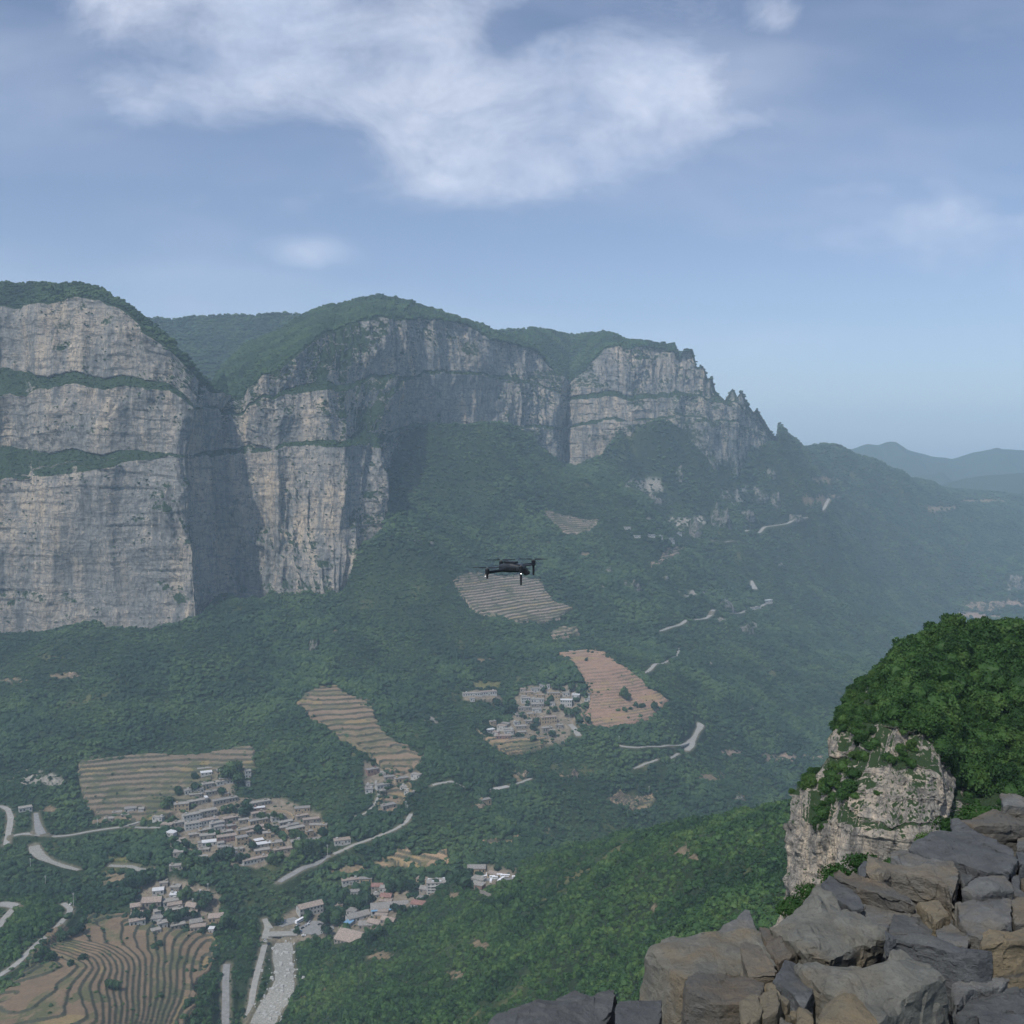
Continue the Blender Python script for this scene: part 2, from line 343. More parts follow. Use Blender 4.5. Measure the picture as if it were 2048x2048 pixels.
VILLAGES = {
 'main': [(345,1600),(470,1590),(560,1600),(640,1640),(660,1690),(600,1715),(520,1740),(440,1740),(370,1720),(350,1650)],
 'upper': [(375,1540),(430,1535),(470,1560),(460,1600),(400,1600)],
 'mid': [(1030,1390),(1060,1368),(1160,1385),(1180,1410),(1160,1440),(1130,1480),(1020,1490),(970,1480),(1020,1440)],
 'road': [(540,1850),(600,1810),(700,1830),(740,1800),(860,1770),(900,1780),(820,1810),(760,1860),(700,1870),(610,1880),(545,1885)],
 'lot': [(935,1760),(970,1742),(1030,1745),(1035,1760),(980,1775),(950,1790)],
 'left': [(260,1790),(350,1775),(440,1800),(440,1850),(400,1870),(300,1860)],
 'nodes': [(730,1540),(800,1545),(840,1555),(830,1575),(770,1580),(730,1600)],
 'farm': [(925,1385),(960,1375),(1000,1380),(1000,1395),(930,1398)],
}
FW = {k: [hit_on(H0, *q) for q in p] for k, p in FIELDS.items()}
VW = {k: [hit_on(H0, *q) for q in p] for k, p in VILLAGES.items()}
def soft(mask, n):
    m = mask.astype(float)
    for _ in range(n):
        m[1:-1] = (m[2:] + m[:-2] + 2 * m[1:-1]) / 4; m[:, 1:-1] = (m[:, 2:] + m[:, :-2] + 2 * m[:, 1:-1]) / 4
    return m
fmask = np.zeros(GX.shape, bool); vmask = np.zeros(GX.shape, bool)
for p in FW.values(): fmask |= in_poly(GX, GY, p)
for p in VW.values(): vmask |= in_poly(GX, GY, p)
flat = soft(fmask | vmask, 14)
HT = H0 + rough_h(GX, GY) * (1 - 0.85 * flat)
# the wooded slopes stop where the rock walls begin
FEET = [(-400,1300),(0,1250),(90,1252),(400,1238),(432,1195),(684,1186),(692,1178),(715,1106),(768,1058),(773,868),(830,850),(1014,849),(1060,872),(1076,897),(1134,930),(1165,935),(1205,912),(1240,862),(1300,847),(1345,843),(1430,858),(1517,880),(1556,884),(1562,700)]
_u, _v = proj(GX, GY, HT); _vl = np.interp(_u, [q[0] for q in FEET], [q[1] for q in FEET]); _vl = np.where(_u > 1561, 0, _vl)
_vl = _vl + np.where(_u < 690, fbm(_u / 45, 0 * _u, 0 * _u + 2, 4, .6) * 26 + 6, fbm(_u / 30, 0 * _u, 0 * _u + 2, 3, .6) * 8); _a = (_vl - 1024) / 2048.0; _zl = (-SP - _a * CP) / (CP - _a * SP) * GY
HT = np.where((GY > 1650) & (_v < _vl), np.minimum(HT, _zl), HT)
def H(x, y): return grid_sample(HT, x, y)
def hit(u, v, ymin=350): return hit_on(HT, u, v, ymin)

# ------------------------------------------------------------------ roads: surveyed lines, cut into the slopes
def Z5(s, ox, oy, pts): return [(ox + x / s, oy + y / s) for x, y in pts]
r6 = lambda pts: Z5(3.864, 0, 1548, pts); r5 = lambda pts: Z5(3.45, 500, 1680, pts); rm = lambda pts: Z5(3.715, 900, 1300, pts)
rv = lambda pts: Z5(4.83, 320, 1530, pts); rn = lambda pts: Z5(2.76, 500, 1250, pts); rf = lambda pts: Z5(2.038, 1100, 660, pts)
def R(name, uv, width, mat, lift=0, keep=0): return (name, uv, width, mat)
ROADS = [
    R('road', r6([(-120,1640),(0,1560),(130,1470),(250,1350),(400,1230),(500,1120),(555,1050),(480,1000)]), 7.5, 'road', 1.6),
    R('road', r6([(-60,250),(0,250),(60,262),(85,340),(68,450),(45,570)]), 9, 'road'),
    R('road', r6([(90,490),(160,462),(235,455),(330,484),(450,490),(600,462),(750,432),(900,415),(1000,398),(1130,350),(1260,318)]), [5,6,10,8,5.5,5.5,5.5,5.5,5,5,5], 'road'),
    R('road', r6([(1000,412),(1120,415),(1250,412)]), 5, 'road'),
    R('road', r6([(330,480),(300,430),(285,370),(275,300)]), [14,13,9,6], 'asph'),
    R('road', r6([(-60,1010),(60,1008),(135,1025)]), 14, 'road'),
    R('road', r6([(110,1040),(40,1110),(0,1170),(-50,1240)]), 9, 'road'),
    R('road', r6([(1742,2010),(1745,1850),(1745,1700),(1742,1580),(1755,1450)]), 9, 'asph', keep=14),
    R('road', r5([(-30,1330),(0,1180),(30,1000),(70,850),(105,720)]), 8, 'road', keep=14),
    R('road', r5([(110,690),(135,640),(125,590),(95,540)]), [16,16,9,7], 'road'),
    R('road', rn([(450,1275),(560,1222),(650,1190),(730,1155),(800,1130),(860,1098),(892,1040)]), 7.5, 'road', keep=12),
    R('road', rn([(150,1430),(230,1382),(350,1330),(450,1275)]), [9,12,12,7.5], 'asph', keep=14),
    R('road', rn([(-60,1330),(0,1308),(120,1275),(240,1248)]), 6, 'road', keep=9),
    R('road', rn([(1000,893),(1030,878),(1070,870),(1120,868),(1160,884),(1190,900)]), 8, 'road', keep=12),
    R('road', rn([(1320,912),(1380,900),(1430,888)]), 13, 'conc', keep=14),
    R('road', rn([(1430,888),(1500,868),(1560,848)]), 6, 'road', keep=9),
    R('road', rn([(560,1070),(640,1045),(690,985),(715,935),(690,880),(700,850)]), 4, 'road', keep=8),
    R('road', rm([(1250,705),(1300,720),(1400,726),(1550,726),(1700,712),(1770,690)]), 8, 'road', keep=12),
    R('road', rm([(1835,520),(1868,572),(1830,625),(1795,670),(1780,710),(1755,755)]), [6,16,9,16,22,12], 'road', keep=13),
    R('road', rm([(1350,888),(1400,868),(1450,852),(1500,835),(1545,812)]), 7, 'road', keep=11),
    R('road', rm([(1622,815),(1665,788),(1700,768)]), 7, 'road', keep=11),
    R('road', rm([(1430,168),(1500,132),(1560,105),(1620,78),(1665,55),(1695,20),(1700,-15)]), 9, 'road', keep=15),
    R('road', rm([(890,548),(925,590),(962,645)]), 12, 'road', keep=12),
    R('road', rf([(438,1226),(490,1212),(545,1194),(600,1180),(660,1156)]), 11, 'road', keep=17),
    R('road', rf([(660,1152),(720,1153),(790,1148),(830,1140),(900,1116)]), 11, 'road', keep=17),
    R('road', rf([(795,826),(870,806),(960,792),(1050,768)]), 13, 'road', keep=22),
    R('road', rf([(1108,738),(1125,715),(1142,695)]), 13, 'road', keep=24),
    R('road', rf([(660,864),(720,868),(800,872)]), 8, 'asph', keep=16),
    R('road', rf([(822,1020),(826,1040),(836,1060)]), [6,16,18], 'road', keep=18),
    R('riverbed', r5([(235,690),(225,740),(222,800),(235,870),(240,950),(220,1040),(170,1120),(120,1200),(80,1290)]), [24,28,28,26,26,34,38,36,34], 'bed', .6, keep=18),
    R('riverbed', r6([(260,540),(275,590),(330,640),(400,680),(520,715),(620,740)]), [16,20,16,9,9,6], 'bed', .6, keep=11),
    R('riverbed', r6([(830,700),(1000,700),(1100,740),(1200,730)]), [8,10,12,8], 'bed', .6, keep=9),
    R('pavement', r5([(290,640),(340,610),(420,600),(500,620),(540,640)]), [26,36,40,38,26], 'asph', 1.2, keep=16),
    R('pavement', r5([(190,600),(240,570),(300,560),(330,540)]), [16,20,20,14], 'asph', 1.2, keep=10),
    R('pavement', r5([(1590,285),(1660,272),(1740,268),(1815,262)]), [18,24,24,18], 'asph', 1.3, keep=14),
]
ROADP = []
def road_path(uv, width, mat_=''):
    pts = np.array([hit(u, v) for u, v in uv]); d = np.linalg.norm(np.diff(pts[:, :2], axis=0), axis=1); s = np.concatenate([[0], np.cumsum(d)])
    n = max(6, int(s[-1] / 2.5)); ss = np.linspace(0, s[-1], n); p = np.stack([np.interp(ss, s, pts[:, i]) for i in range(2)], 1)
    k = max(3, min(11, (n // 4) * 2 + 1)); ker = np.hanning(k + 2)[1:-1]; ker /= ker.sum()
    p = np.stack([np.convolve(np.pad(p[:, i], k // 2, mode='edge'), ker, 'valid') for i in range(2)], 1)
    w = np.interp(ss, s, width if np.ndim(width) else [width] * len(s)) / 2 * (.68 if 'bed' in str(mat_) else .72)
    z = H(p[:, 0], p[:, 1]); k = 15 if n > 30 else 5; z = np.convolve(np.pad(z, k // 2, mode='edge'), np.ones(k) / k, 'valid')
    return p, w, z
for name, uv, width, mat in ROADS: ROADP.append((name, mat, *road_path(uv, width, mat)))
roadm = np.zeros(GX.shape)
for name, mat, p, w, z in ROADP:
    m = w.max() + 9; sel = np.nonzero((GX > p[:, 0].min() - m) & (GX < p[:, 0].max() + m) & (GY > p[:, 1].min() - m) & (GY < p[:, 1].max() + m))
    if not len(sel[0]): continue
    x, y = GX[sel], GY[sel]; best = np.full(len(x), 1e9); bz = np.zeros(len(x)); bw = np.zeros(len(x))
    for i in range(len(p)):
        d = np.hypot(x - p[i, 0], y - p[i, 1]) - w[i]; k = d < best; best[k] = d[k]; bz[k] = z[i]; bw[k] = w[i]
    t = np.clip(1 - (best - 2.0) / 6.0, 0, 1); t = t * t * (3 - 2 * t)
    dip = 1.6 if name == 'riverbed' else .35
    HT[sel] = HT[sel] * (1 - t) + (bz - dip * (best < 2.0)) * t
    roadm[sel] = np.maximum(roadm[sel], np.clip(1 - (best - .5) / 3.5, 0, 1))
def build_roads():
    for name, mat, p, w, z in ROADP:
        t = np.gradient(p, axis=0); t /= np.linalg.norm(t, axis=1, keepdims=True) + 1e-9; nn = np.stack([-t[:, 1], t[:, 0]], 1)
        jag = 1 + .12 * vnoise(p[:, 0] / 7, p[:, 1] / 7, 0 * w); A, B = p + nn * (w * jag)[:, None], p - nn * w[:, None]
        zz = z + (-1.1 if name == 'riverbed' else .12); V = []; F = []
        for i in range(len(p)):
            V += [(A[i, 0], A[i, 1], zz[i] - 2.5), (A[i, 0], A[i, 1], zz[i]), (B[i, 0], B[i, 1], zz[i]), (B[i, 0], B[i, 1], zz[i] - 2.5)]
            if i: o = 4 * i; F += [(o - 4, o, o + 1, o - 3), (o - 3, o + 1, o + 2, o - 2), (o - 2, o + 2, o + 3, o - 1)]
        tag(mesh_obj(name, V, F, {'road': M_ROAD, 'asph': M_ASPH, 'bed': M_BED, 'conc': M_CONC}[mat]), kind='structure')
        KEEP_OUT.append((p[::2], float(w.max()) + 2.5, 1))
KEEP_OUT = []     # filled by roads and houses: (points, half width, keep the near side low)
# ------------------------------------------------------------------ ground mesh
def grid_normals(V):
    du = np.gradient(V, axis=1); dv = np.gradient(V, axis=0)
    n = np.cross(du, dv); n /= (np.linalg.norm(n, axis=-1, keepdims=True) + 1e-9); return n
SCARS = [  # bare patches seen on the slopes: outline centre, half sizes, kind
 (1560,1515,40,10,'red'),(1470,1505,30,6,'red'),(1395,1715,22,8,'tan'),(1370,1700,30,12,'tan'),(1480,1595,14,8,'tan'),(1425,1555,30,9,'tan'),(1580,1640,12,10,'rock'),
 (1095,1690,13,34,'tan'),(1040,1550,16,12,'tan'),(1140,1548,20,9,'tan'),(960,1612,18,10,'tan'),(665,1265,22,5,'tan'),(130,1350,26,6,'tan'),(30,1360,26,5,'tan'),(80,1560,60,26,'rock'),
 (1390,1185,45,10,'rock'),(1200,1165,36,14,'rock'),(1150,1450,8,14,'tan'),(1215,1165,30,10,'rock'),(820,1080,18,5,'rock'),(1460,1240,30,8,'rock'),(1500,1250,20,14,'rock'),
 (760,1820,14,5,'tan'),(755,1910,26,12,'tan'),(960,1890,26,14,'tan'),(915,1950,20,8,'tan'),(820,1975,14,12,'tan'),(780,1790,20,8,'tan'),(240,1718,40,8,'olive'),(230,1760,26,18,'tan'),
 (100,1620,22,8,'tan'),(1350,1050,80,20,'rock'),(1300,980,60,30,'rock'),(1480,990,50,26,'rock'),(1640,1000,50,10,'tan'),(1650,960,30,8,'tan'),(1880,1018,34,6,'tan'),(1960,1002,60,4,'tan'),
 (1950,1235,60,12,'red'),(2030,1205,30,10,'red'),(2020,1180,20,8,'rock'),(330,1835,30,14,'tan'),(700,1740,40,12,'tan'),(640,1705,24,8,'tan'),(1560,1130,10,5,'rock'),
 (1240,1350,20,5,'tan'),(1170,1110,20,6,'tan'),(970,1370,40,8,'olive'),(960,1320,24,5,'tan'),(620,1330,24,5,'tan'),(860,1440,20,8,'rock'),(1310,1815,14,6,'tan'),(905,1790,20,6,'tan')]
COLS = {'red': (.26,.19,.15), 'tan': (.21,.16,.105), 'rock': (.27,.25,.215), 'olive': (.16,.15,.06)}
scar = np.zeros(GX.shape); scol = np.zeros(GX.shape + (3,))
pu, pv = proj(GX, GY, HT)
pd = GY
for (u, v, ru, rv, kd) in SCARS:
    c = hit(u, v)
    near = (np.abs(pu - u) < ru * 1.8) & (np.abs(pv - v) < rv * 1.8) & (np.abs(pd - c[1]) < 140 + c[1] * .06)
    if not near.any(): continue
    a = (pu[near] - u) / ru; b_ = (pv[near] - v) / rv
    xs, ys, zs = GX[near], GY[near], HT[near]
    q = ru / 2048 * c[1] * .35 + 2
    m = np.zeros(GX.shape); m[near] = .75 - (a ** 2 + b_ ** 2) + 2.0 * fbm(xs / q, ys / q, zs / q, 5, .65) - (.25 if kd == 'rock' else 0)
    w = np.clip(m * 1.8, 0, .9); k = w > np.maximum(scar, .02); scar = np.maximum(scar, w)
    scol[k] = COLS[kd]
gn = grid_normals(np.stack([GX, GY, HT], -1))
n1 = fbm(GX / 45, GY / 45, 0 * GX, 5, .55); n2 = fbm(GX / 9, GY / 9, 0 * GX + 4, 4, .6)
base = np.array([.022, .038, .016]) + np.clip(n1 + .1, 0, 1)[..., None] * np.array([.030, .036, .012]) * np.where(GY < 1050, 1.2, .7)[..., None]
vm = soft(vmask, 3); w = np.clip(vm * 1.3 + n2 * .5 * (vm > .02), 0, 1)[..., None]
base = base * (1 - w) + (np.array([.19, .16, .12]) * (1 + .25 * n2[..., None])) * w
w = scar[..., None]; base = base * (1 - w) + scol * (1 + .3 * n2[..., None]) * w
# random small gaps with earth and dry grass
w = (np.clip((n1 - .46) * 6, 0, .7) * np.where(GY < 1050, 1, .5))[..., None] * (1 - vm[..., None]); base = base * (1 - w) + np.array([.15, .135, .06]) * w
rockish = (np.abs(scol[..., 0] - .27) < .004) & (np.abs(scol[..., 2] - .22) < .01)
base = base * (1 - .8 * roadm[..., None]) + np.array([.17, .15, .11]) * .8 * roadm[..., None]
tree_ok = (1 - np.clip(scar * 1.3, 0, 1) * np.where(rockish, .45, .88)) * (1 - np.clip(soft(fmask, 2) * 1.5, 0, 1)) * (1 - np.clip(vm * 1.2, 0, .72)) * (1 - np.clip((n1 - .46) * 5, 0, .6) * np.where(GY < 1050, 1, .4))
m, nt, b = new_mat('ground earth and undergrowth'); b.inputs['Roughness'].default_value = .95; b.inputs['Specular IOR Level'].default_value = .1
at = nt.nodes.new('ShaderNodeAttribute'); at.attribute_name = 'tone'
fn = noise_node(nt, .22, 7, .7)
c = mixc(nt, 1.0, at.outputs['Color'], ramp(nt, fn, [(.28, (.5, .5, .5)), (.72, (1.4, 1.4, 1.4))]), 'MULTIPLY')
nt.links.new(c, b.inputs['Base Color']); bump(nt, b, fn, 2.5, .8); M_GROUND = m
fin = fmask & (soft(fmask, 4) > .97)
HG = HT - 5.0 * fin
nr, nc = GX.shape
ground = mesh_obj('ground', np.stack([GX, GY, HG], -1).reshape(-1, 3), grid_faces(nr, nc), M_GROUND, smooth=True, attrs={'tone': ('FLOAT_COLOR', np.concatenate([base, np.ones(GX.shape + (1,))], -1).reshape(-1, 4))})
tag(ground, kind='structure')

# ------------------------------------------------------------------ terraced fields
def field_mat(name, side):
    m, nt, b = new_mat(name); b.inputs['Roughness'].default_value = .95; b.inputs['Specular IOR Level'].default_value = .1
    at = nt.nodes.new('ShaderNodeAttribute'); at.attribute_name = 'tone'
    fn = noise_node(nt, .5, 7, .7)
    c = mixc(nt, 1.0, at.outputs['Color'], ramp(nt, fn, [(.25, (.65, .65, .65)), (.75, (1.25, 1.25, 1.25))]), 'MULTIPLY')
    nt.links.new(c, b.inputs['Base Color']); bump(nt, b, fn, .8, .8); return m
M_FIELD = field_mat('tilled terrace soil and stone walls', 0)
TER = {'hill': (2.1, .55, (.19,.138,.09)), 'left': (3.6, .6, (.19,.152,.11)), 'curved': (3.4, .35, (.215,.158,.108)), 'curvedlow': (3.2, .35, (.20,.15,.105)), 'red': (3.0, .25, (.26,.168,.118)), 'redlow': (3, .5, (.28,.20,.12)),
 'mid': (4.0, .8, (.27,.215,.17)), 'midlow': (4, .8, (.27,.21,.16)), 'up': (4.5, .9, (.29,.23,.18)), 'upr': (5, .9, (.29,.23,.17)), 'low': (4, .6, (.30,.21,.13)), 'lowr': (4, .6, (.33,.22,.13)), 'scr': (3, 1.0, (.30,.22,.14))}
FIELD_PTS = []; EDGE_PTS = []
for key, poly in FW.items():
    stp, rough, soil = TER[key]
    pa = np.array([p[:2] for p in poly]); (x0, y0), (x1, y1) = pa.min(0) - 8, pa.max(0) + 8
    y0 = max(y0, 700)
    res = 1.0 if key in ('hill',) else 1.3 if key in ('left', 'curved', 'curvedlow', 'low', 'lowr') else 1.8
    xs = np.arange(x0, x1, res); ys = np.arange(y0, y1, res); X, Y = np.meshgrid(xs, ys)
    wob = fbm(X / 32, Y / 32, 0 * X + 2, 5, .6) * 13
    ins = in_poly(X + wob, Y + wob * .7, poly)
    h = grid_sample(HT, X, Y) + fbm(X / 70, Y / 70, 0 * X + 5, 3) * stp * .7
    tilt = 0 * X
    if key == 'hill': tilt = -(((X + 330) * 1.1 - (Y - 880)) / 1.5) / 12.0 * np.clip((-318 - X) / 70, 0, 1) * np.clip((960 - Y) / 60, 0, 1)
    q = h / stp + tilt; f = q - np.floor(q); kq = np.floor(q)
    gl = np.hypot(*np.gradient(q * stp, res)); rf = np.clip((2.6 if key != 'red' else 1.6) * gl / stp, .08, .55)       # a wall about two metres deep in plan
    up_ = np.clip(f / rf, 0, 1); z = h + stp * (kq + up_ * .86 + .14 * f - q) + .4 + stp * .5
    # break the strips along their length
    cut = vnoise(X / 60 + kq * 7.7, Y / 60 + kq * 3.1, 0 * X + kq)
    riser = (f < rf)
    n3 = fbm(X / 6, Y / 6, 0 * X + 9, 4, .6); hsh = _VAL[(kq.astype(int) * 131 + np.floor(cut * 2.2 + 9).astype(int) * 17) & 4095]
    n4 = fbm(X / 28, Y / 28, 0 * X + 19, 4, .55)
    tone = np.array(soil) * (1 + .16 * hsh[..., None] + .22 * n3[..., None])
    green = np.clip(((hsh > .45) * 1.0) * (.5 + n3) + (n4 > (.28 if rough > .4 else .42)) * .8, 0, .85) * (1 if rough > .3 else .25)
    tone = tone * (1 - green[..., None]) + np.array([.085, .095, .045]) * green[..., None]
    yel = (hsh < -.8)[..., None] * .45; tone = tone * (1 - yel) + np.array([.30, .23, .10]) * yel
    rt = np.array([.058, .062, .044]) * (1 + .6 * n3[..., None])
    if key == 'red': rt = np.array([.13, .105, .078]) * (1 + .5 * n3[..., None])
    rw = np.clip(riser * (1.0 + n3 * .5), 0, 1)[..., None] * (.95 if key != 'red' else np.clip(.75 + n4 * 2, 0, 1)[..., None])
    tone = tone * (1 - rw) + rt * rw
    z = z + n3 * .25 * riser + .15 * n3
    z = np.where(ins, z, HT[0, 0] * 0 + H(X, Y) - 3)
    rs_ = np.random.RandomState(len(key)); cand = ins & (riser | (n4 > .35)) & (rs_.rand(*X.shape) < (.012 if key != 'red' else .005) * res ** 2)
    EDGE_PTS.append(np.concatenate([np.linspace(poly[i][:2], poly[(i + 1) % len(poly)][:2], max(2, int(math.dist(poly[i][:2], poly[(i + 1) % len(poly)][:2]) / 5))) for i in range(len(poly))]))
    FIELD_PTS.append(np.stack([X[cand], Y[cand], z[cand]], 1))
    F = grid_faces(*X.shape); keep = ins.ravel()[F].any(1); F = F[keep]
    used, inv = np.unique(F, return_inverse=True)
    V = np.stack([X, Y, z], -1).reshape(-1, 3)[used]; T = np.concatenate([tone, np.ones(X.shape + (1,))], -1).reshape(-1, 4)[used]
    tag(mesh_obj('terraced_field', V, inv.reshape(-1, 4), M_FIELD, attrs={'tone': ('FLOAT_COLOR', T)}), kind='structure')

# ------------------------------------------------------------------ cliff line
def col(base, Ao, Ai, Bo, Bi, top, sil, u=None): return [base, Ao, Ai, Bo, Bi, top, sil]
def c1(u, b, ao, ai, bo, bi, t, s):   # same u for every level; pairs (v, Y)
    return [(u, *q) for q in (b, ao, ai, bo, bi, t, s)]
NET = [
 c1(-420,(1310,1680),(962,1720),(905,1768),(800,1770),(755,1810),(600,1840),(566,1920)),
 c1(-150,(1285,1780),(960,1808),(900,1860),(795,1860),(750,1900),(606,1930),(566,2010)),
 c1(0,(1266,1840),(958,1860),(893,1910),(790,1912),(735,1975),(612,2000),(568,2070)),
 c1(55,(1266,1838),(955,1858),(896,1906),(786,1910),(738,1970),(612,1995),(569,2060)),
 c1(85,(1264,1830),(950,1852),(903,1894),(775,1900),(752,1925),(606,1945),(570,2020)),
 c1(140,(1258,1815),(944,1846),(905,1886),(773,1890),(752,1918),(602,1938),(571,1995)),
 c1(205,(1245,1815),(934,1845),(904,1880),(772,1884),(751,1910),(594,1932),(577,1985)),
 c1(270,(1240,1812),(924,1845),(903,1872),(774,1878),(756,1900),(632,1922),(623,1945)),
 c1(330,(1238,1806),(909,1842),(903,1860),(776,1868),(760,1886),(685,1900),(668,1915)),
 [(385,1248,1796),(360,910,1846),(360,905,1862),(364,790,1872),(365,780,1885),(370,727,1900),(372,712,1915)],
 [(405,1252,1796),(371,912,1852),(371,907,1866),(385,815,1880),(386,810,1890),(396,757,1930),(398,745,1945)],
 [(424,1225,1880),(388,914,1930),(390,908,1938),(410,815,1950),(411,812,1956),(424,785,1975),(425,775,2000)],
 [(434,1192,1985),(405,910,2010),(406,905,2018),(430,830,2030),(431,827,2036),(447,800,2050),(440,742,2620)],
 c1(490,(1186,2000),(905,2022),(899,2030),(835,2042),(830,2048),(803,2060),(697,2700)),
 c1(530,(1187,1988),(900,2015),(893,2025),(790,2040),(785,2048),(748,2062),(672,2700)),
 [(556,1192,1955),(552,895,2000),(552,888,2030),(552,790,2050),(553,782,2070),(556,734,2095),(578,647,2720)],
 [(600,1192,1960),(600,893,2030),(600,884,2062),(598,785,2080),(598,770,2115),(597,703,2140),(622,624,2750)],
 [(650,1197,1950),(650,890,2030),(650,883,2070),(648,780,2100),(648,765,2180),(645,668,2290),(665,611,2800)],
 [(684,1192,1955),(704,888,2055),(700,872,2120),(700,775,2220),(700,765,2280),(700,644,2360),(700,602,2820)],
 [(715,1112,2000),(743,892,2085),(725,867,2180),(735,765,2300),(735,757,2340),(745,638,2400),(745,594,2830)],
 [(768,1064,2075),(749,896,2115),(738,867,2240),(765,755,2380),(765,748,2410),(772,636,2450),(790,598,2830)],
 [(756,1010,2330),(752,905,2340),(768,860,2400),(795,755,2460),(795,748,2480),(800,631,2500),(830,601,2850)],
 c1(835,(880,2530),(858,2535),(853,2545),(752,2570),(747,2580),(641,2600),(613,2850)),
 c1(930,(880,2670),(854,2680),(850,2690),(747,2715),(742,2730),(646,2755),(638,2900)),
 c1(975,(885,2730),(855,2745),(850,2755),(750,2780),(745,2795),(676,2815),(655,2930)),
 c1(1014,(890,2790),(856,2805),(852,2815),(757,2845),(750,2860),(682,2880),(668,2960)),
 c1(1076,(925,2875),(858,2900),(852,2925),(772,2950),(768,2960),(703,2985),(660,3400)),
 c1(1105,(935,2930),(859,2960),(853,2975),(785,3000),(782,3010),(745,3040),(662,3450)),
 c1(1136,(940,3050),(860,3080),(855,3090),(798,3105),(796,3110),(776,3135),(669,3520)),
 c1(1165,(945,2985),(849,3000),(843,3012),(797,3025),(788,3050),(745,3070),(668,3500)),
 c1(1205,(928,2998),(846,3012),(840,3028),(796,3042),(786,3072),(702,3095),(667,3420)),
 c1(1240,(868,3022),(843,3030),(838,3045),(797,3058),(787,3088),(692,3110),(675,3300)),
 c1(1300,(853,3055),(840,3062),(835,3078),(796,3090),(786,3125),(692,3148),(684,3220)),
 c1(1348,(848,3085),(836,3092),(832,3105),(795,3118),(786,3150),(706,3172),(690,3225)),
 c1(1360,(848,3092),(836,3099),(832,3112),(795,3125),(788,3155),(728,3180),(723,3200)),
 c1(1369,(848,3096),(836,3103),(832,3116),(795,3129),(788,3158),(704,3180),(699,3195)),
 c1(1386,(850,3104),(837,3111),(833,3124),(795,3137),(790,3165),(703,3190),(699,3200)),
 c1(1394,(850,3108),(838,3116),(834,3130),(796,3142),(791,3168),(742,3193),(739,3203)),
 c1(1406,(851,3112),(838,3120),(834,3133),(796,3146),(792,3172),(734,3197),(731,3206)),
 c1(1415,(853,3118),(839,3126),(835,3140),(797,3152),(793,3178),(758,3199),(755,3208)),
 c1(1424,(856,3130),(840,3140),(836,3152),(798,3165),(794,3190),(756,3205),(753,3215)),
 c1(1432,(860,3145),(842,3155),(838,3165),(802,3178),(799,3200),(788,3210),(785,3220)),
 c1(1452,(866,3170),(845,3180),(841,3190),(812,3200),(810,3215),(806,3225),(804,3235)),
 c1(1466,(870,3190),(848,3200),(843,3210),(808,3220),(805,3230),(783,3240),(780,3250)),
 c1(1475,(872,3205),(850,3212),(846,3222),(811,3232),(808,3240),(800,3250),(797,3260)),
 c1(1483,(874,3215),(852,3225),(848,3235),(815,3245),(812,3252),(786,3260),(783,3270)),
 c1(1498,(878,3245),(858,3255),(853,3262),(828,3270),(826,3276),(815,3285),(812,3295)),
 c1(1508,(880,3265),(861,3275),(857,3280),(834,3288),(832,3294),(829,3302),(826,3312)),
 c1(1514,(882,3275),(863,3285),(859,3290),(836,3298),(834,3304),(820,3312),(817,3322)),
 c1(1522,(884,3290),(866,3300),(863,3305),(846,3312),(844,3316),(833,3325),(830,3335)),
 c1(1545,(890,3350),(880,3360),(878,3365),(873,3372),(872,3375),(870,3385),(868,3395)),
 c1(1562,(895,3400),(888,3410),(887,3415),(884,3420),(882,3425),(879,3430),(878,3440)),
]
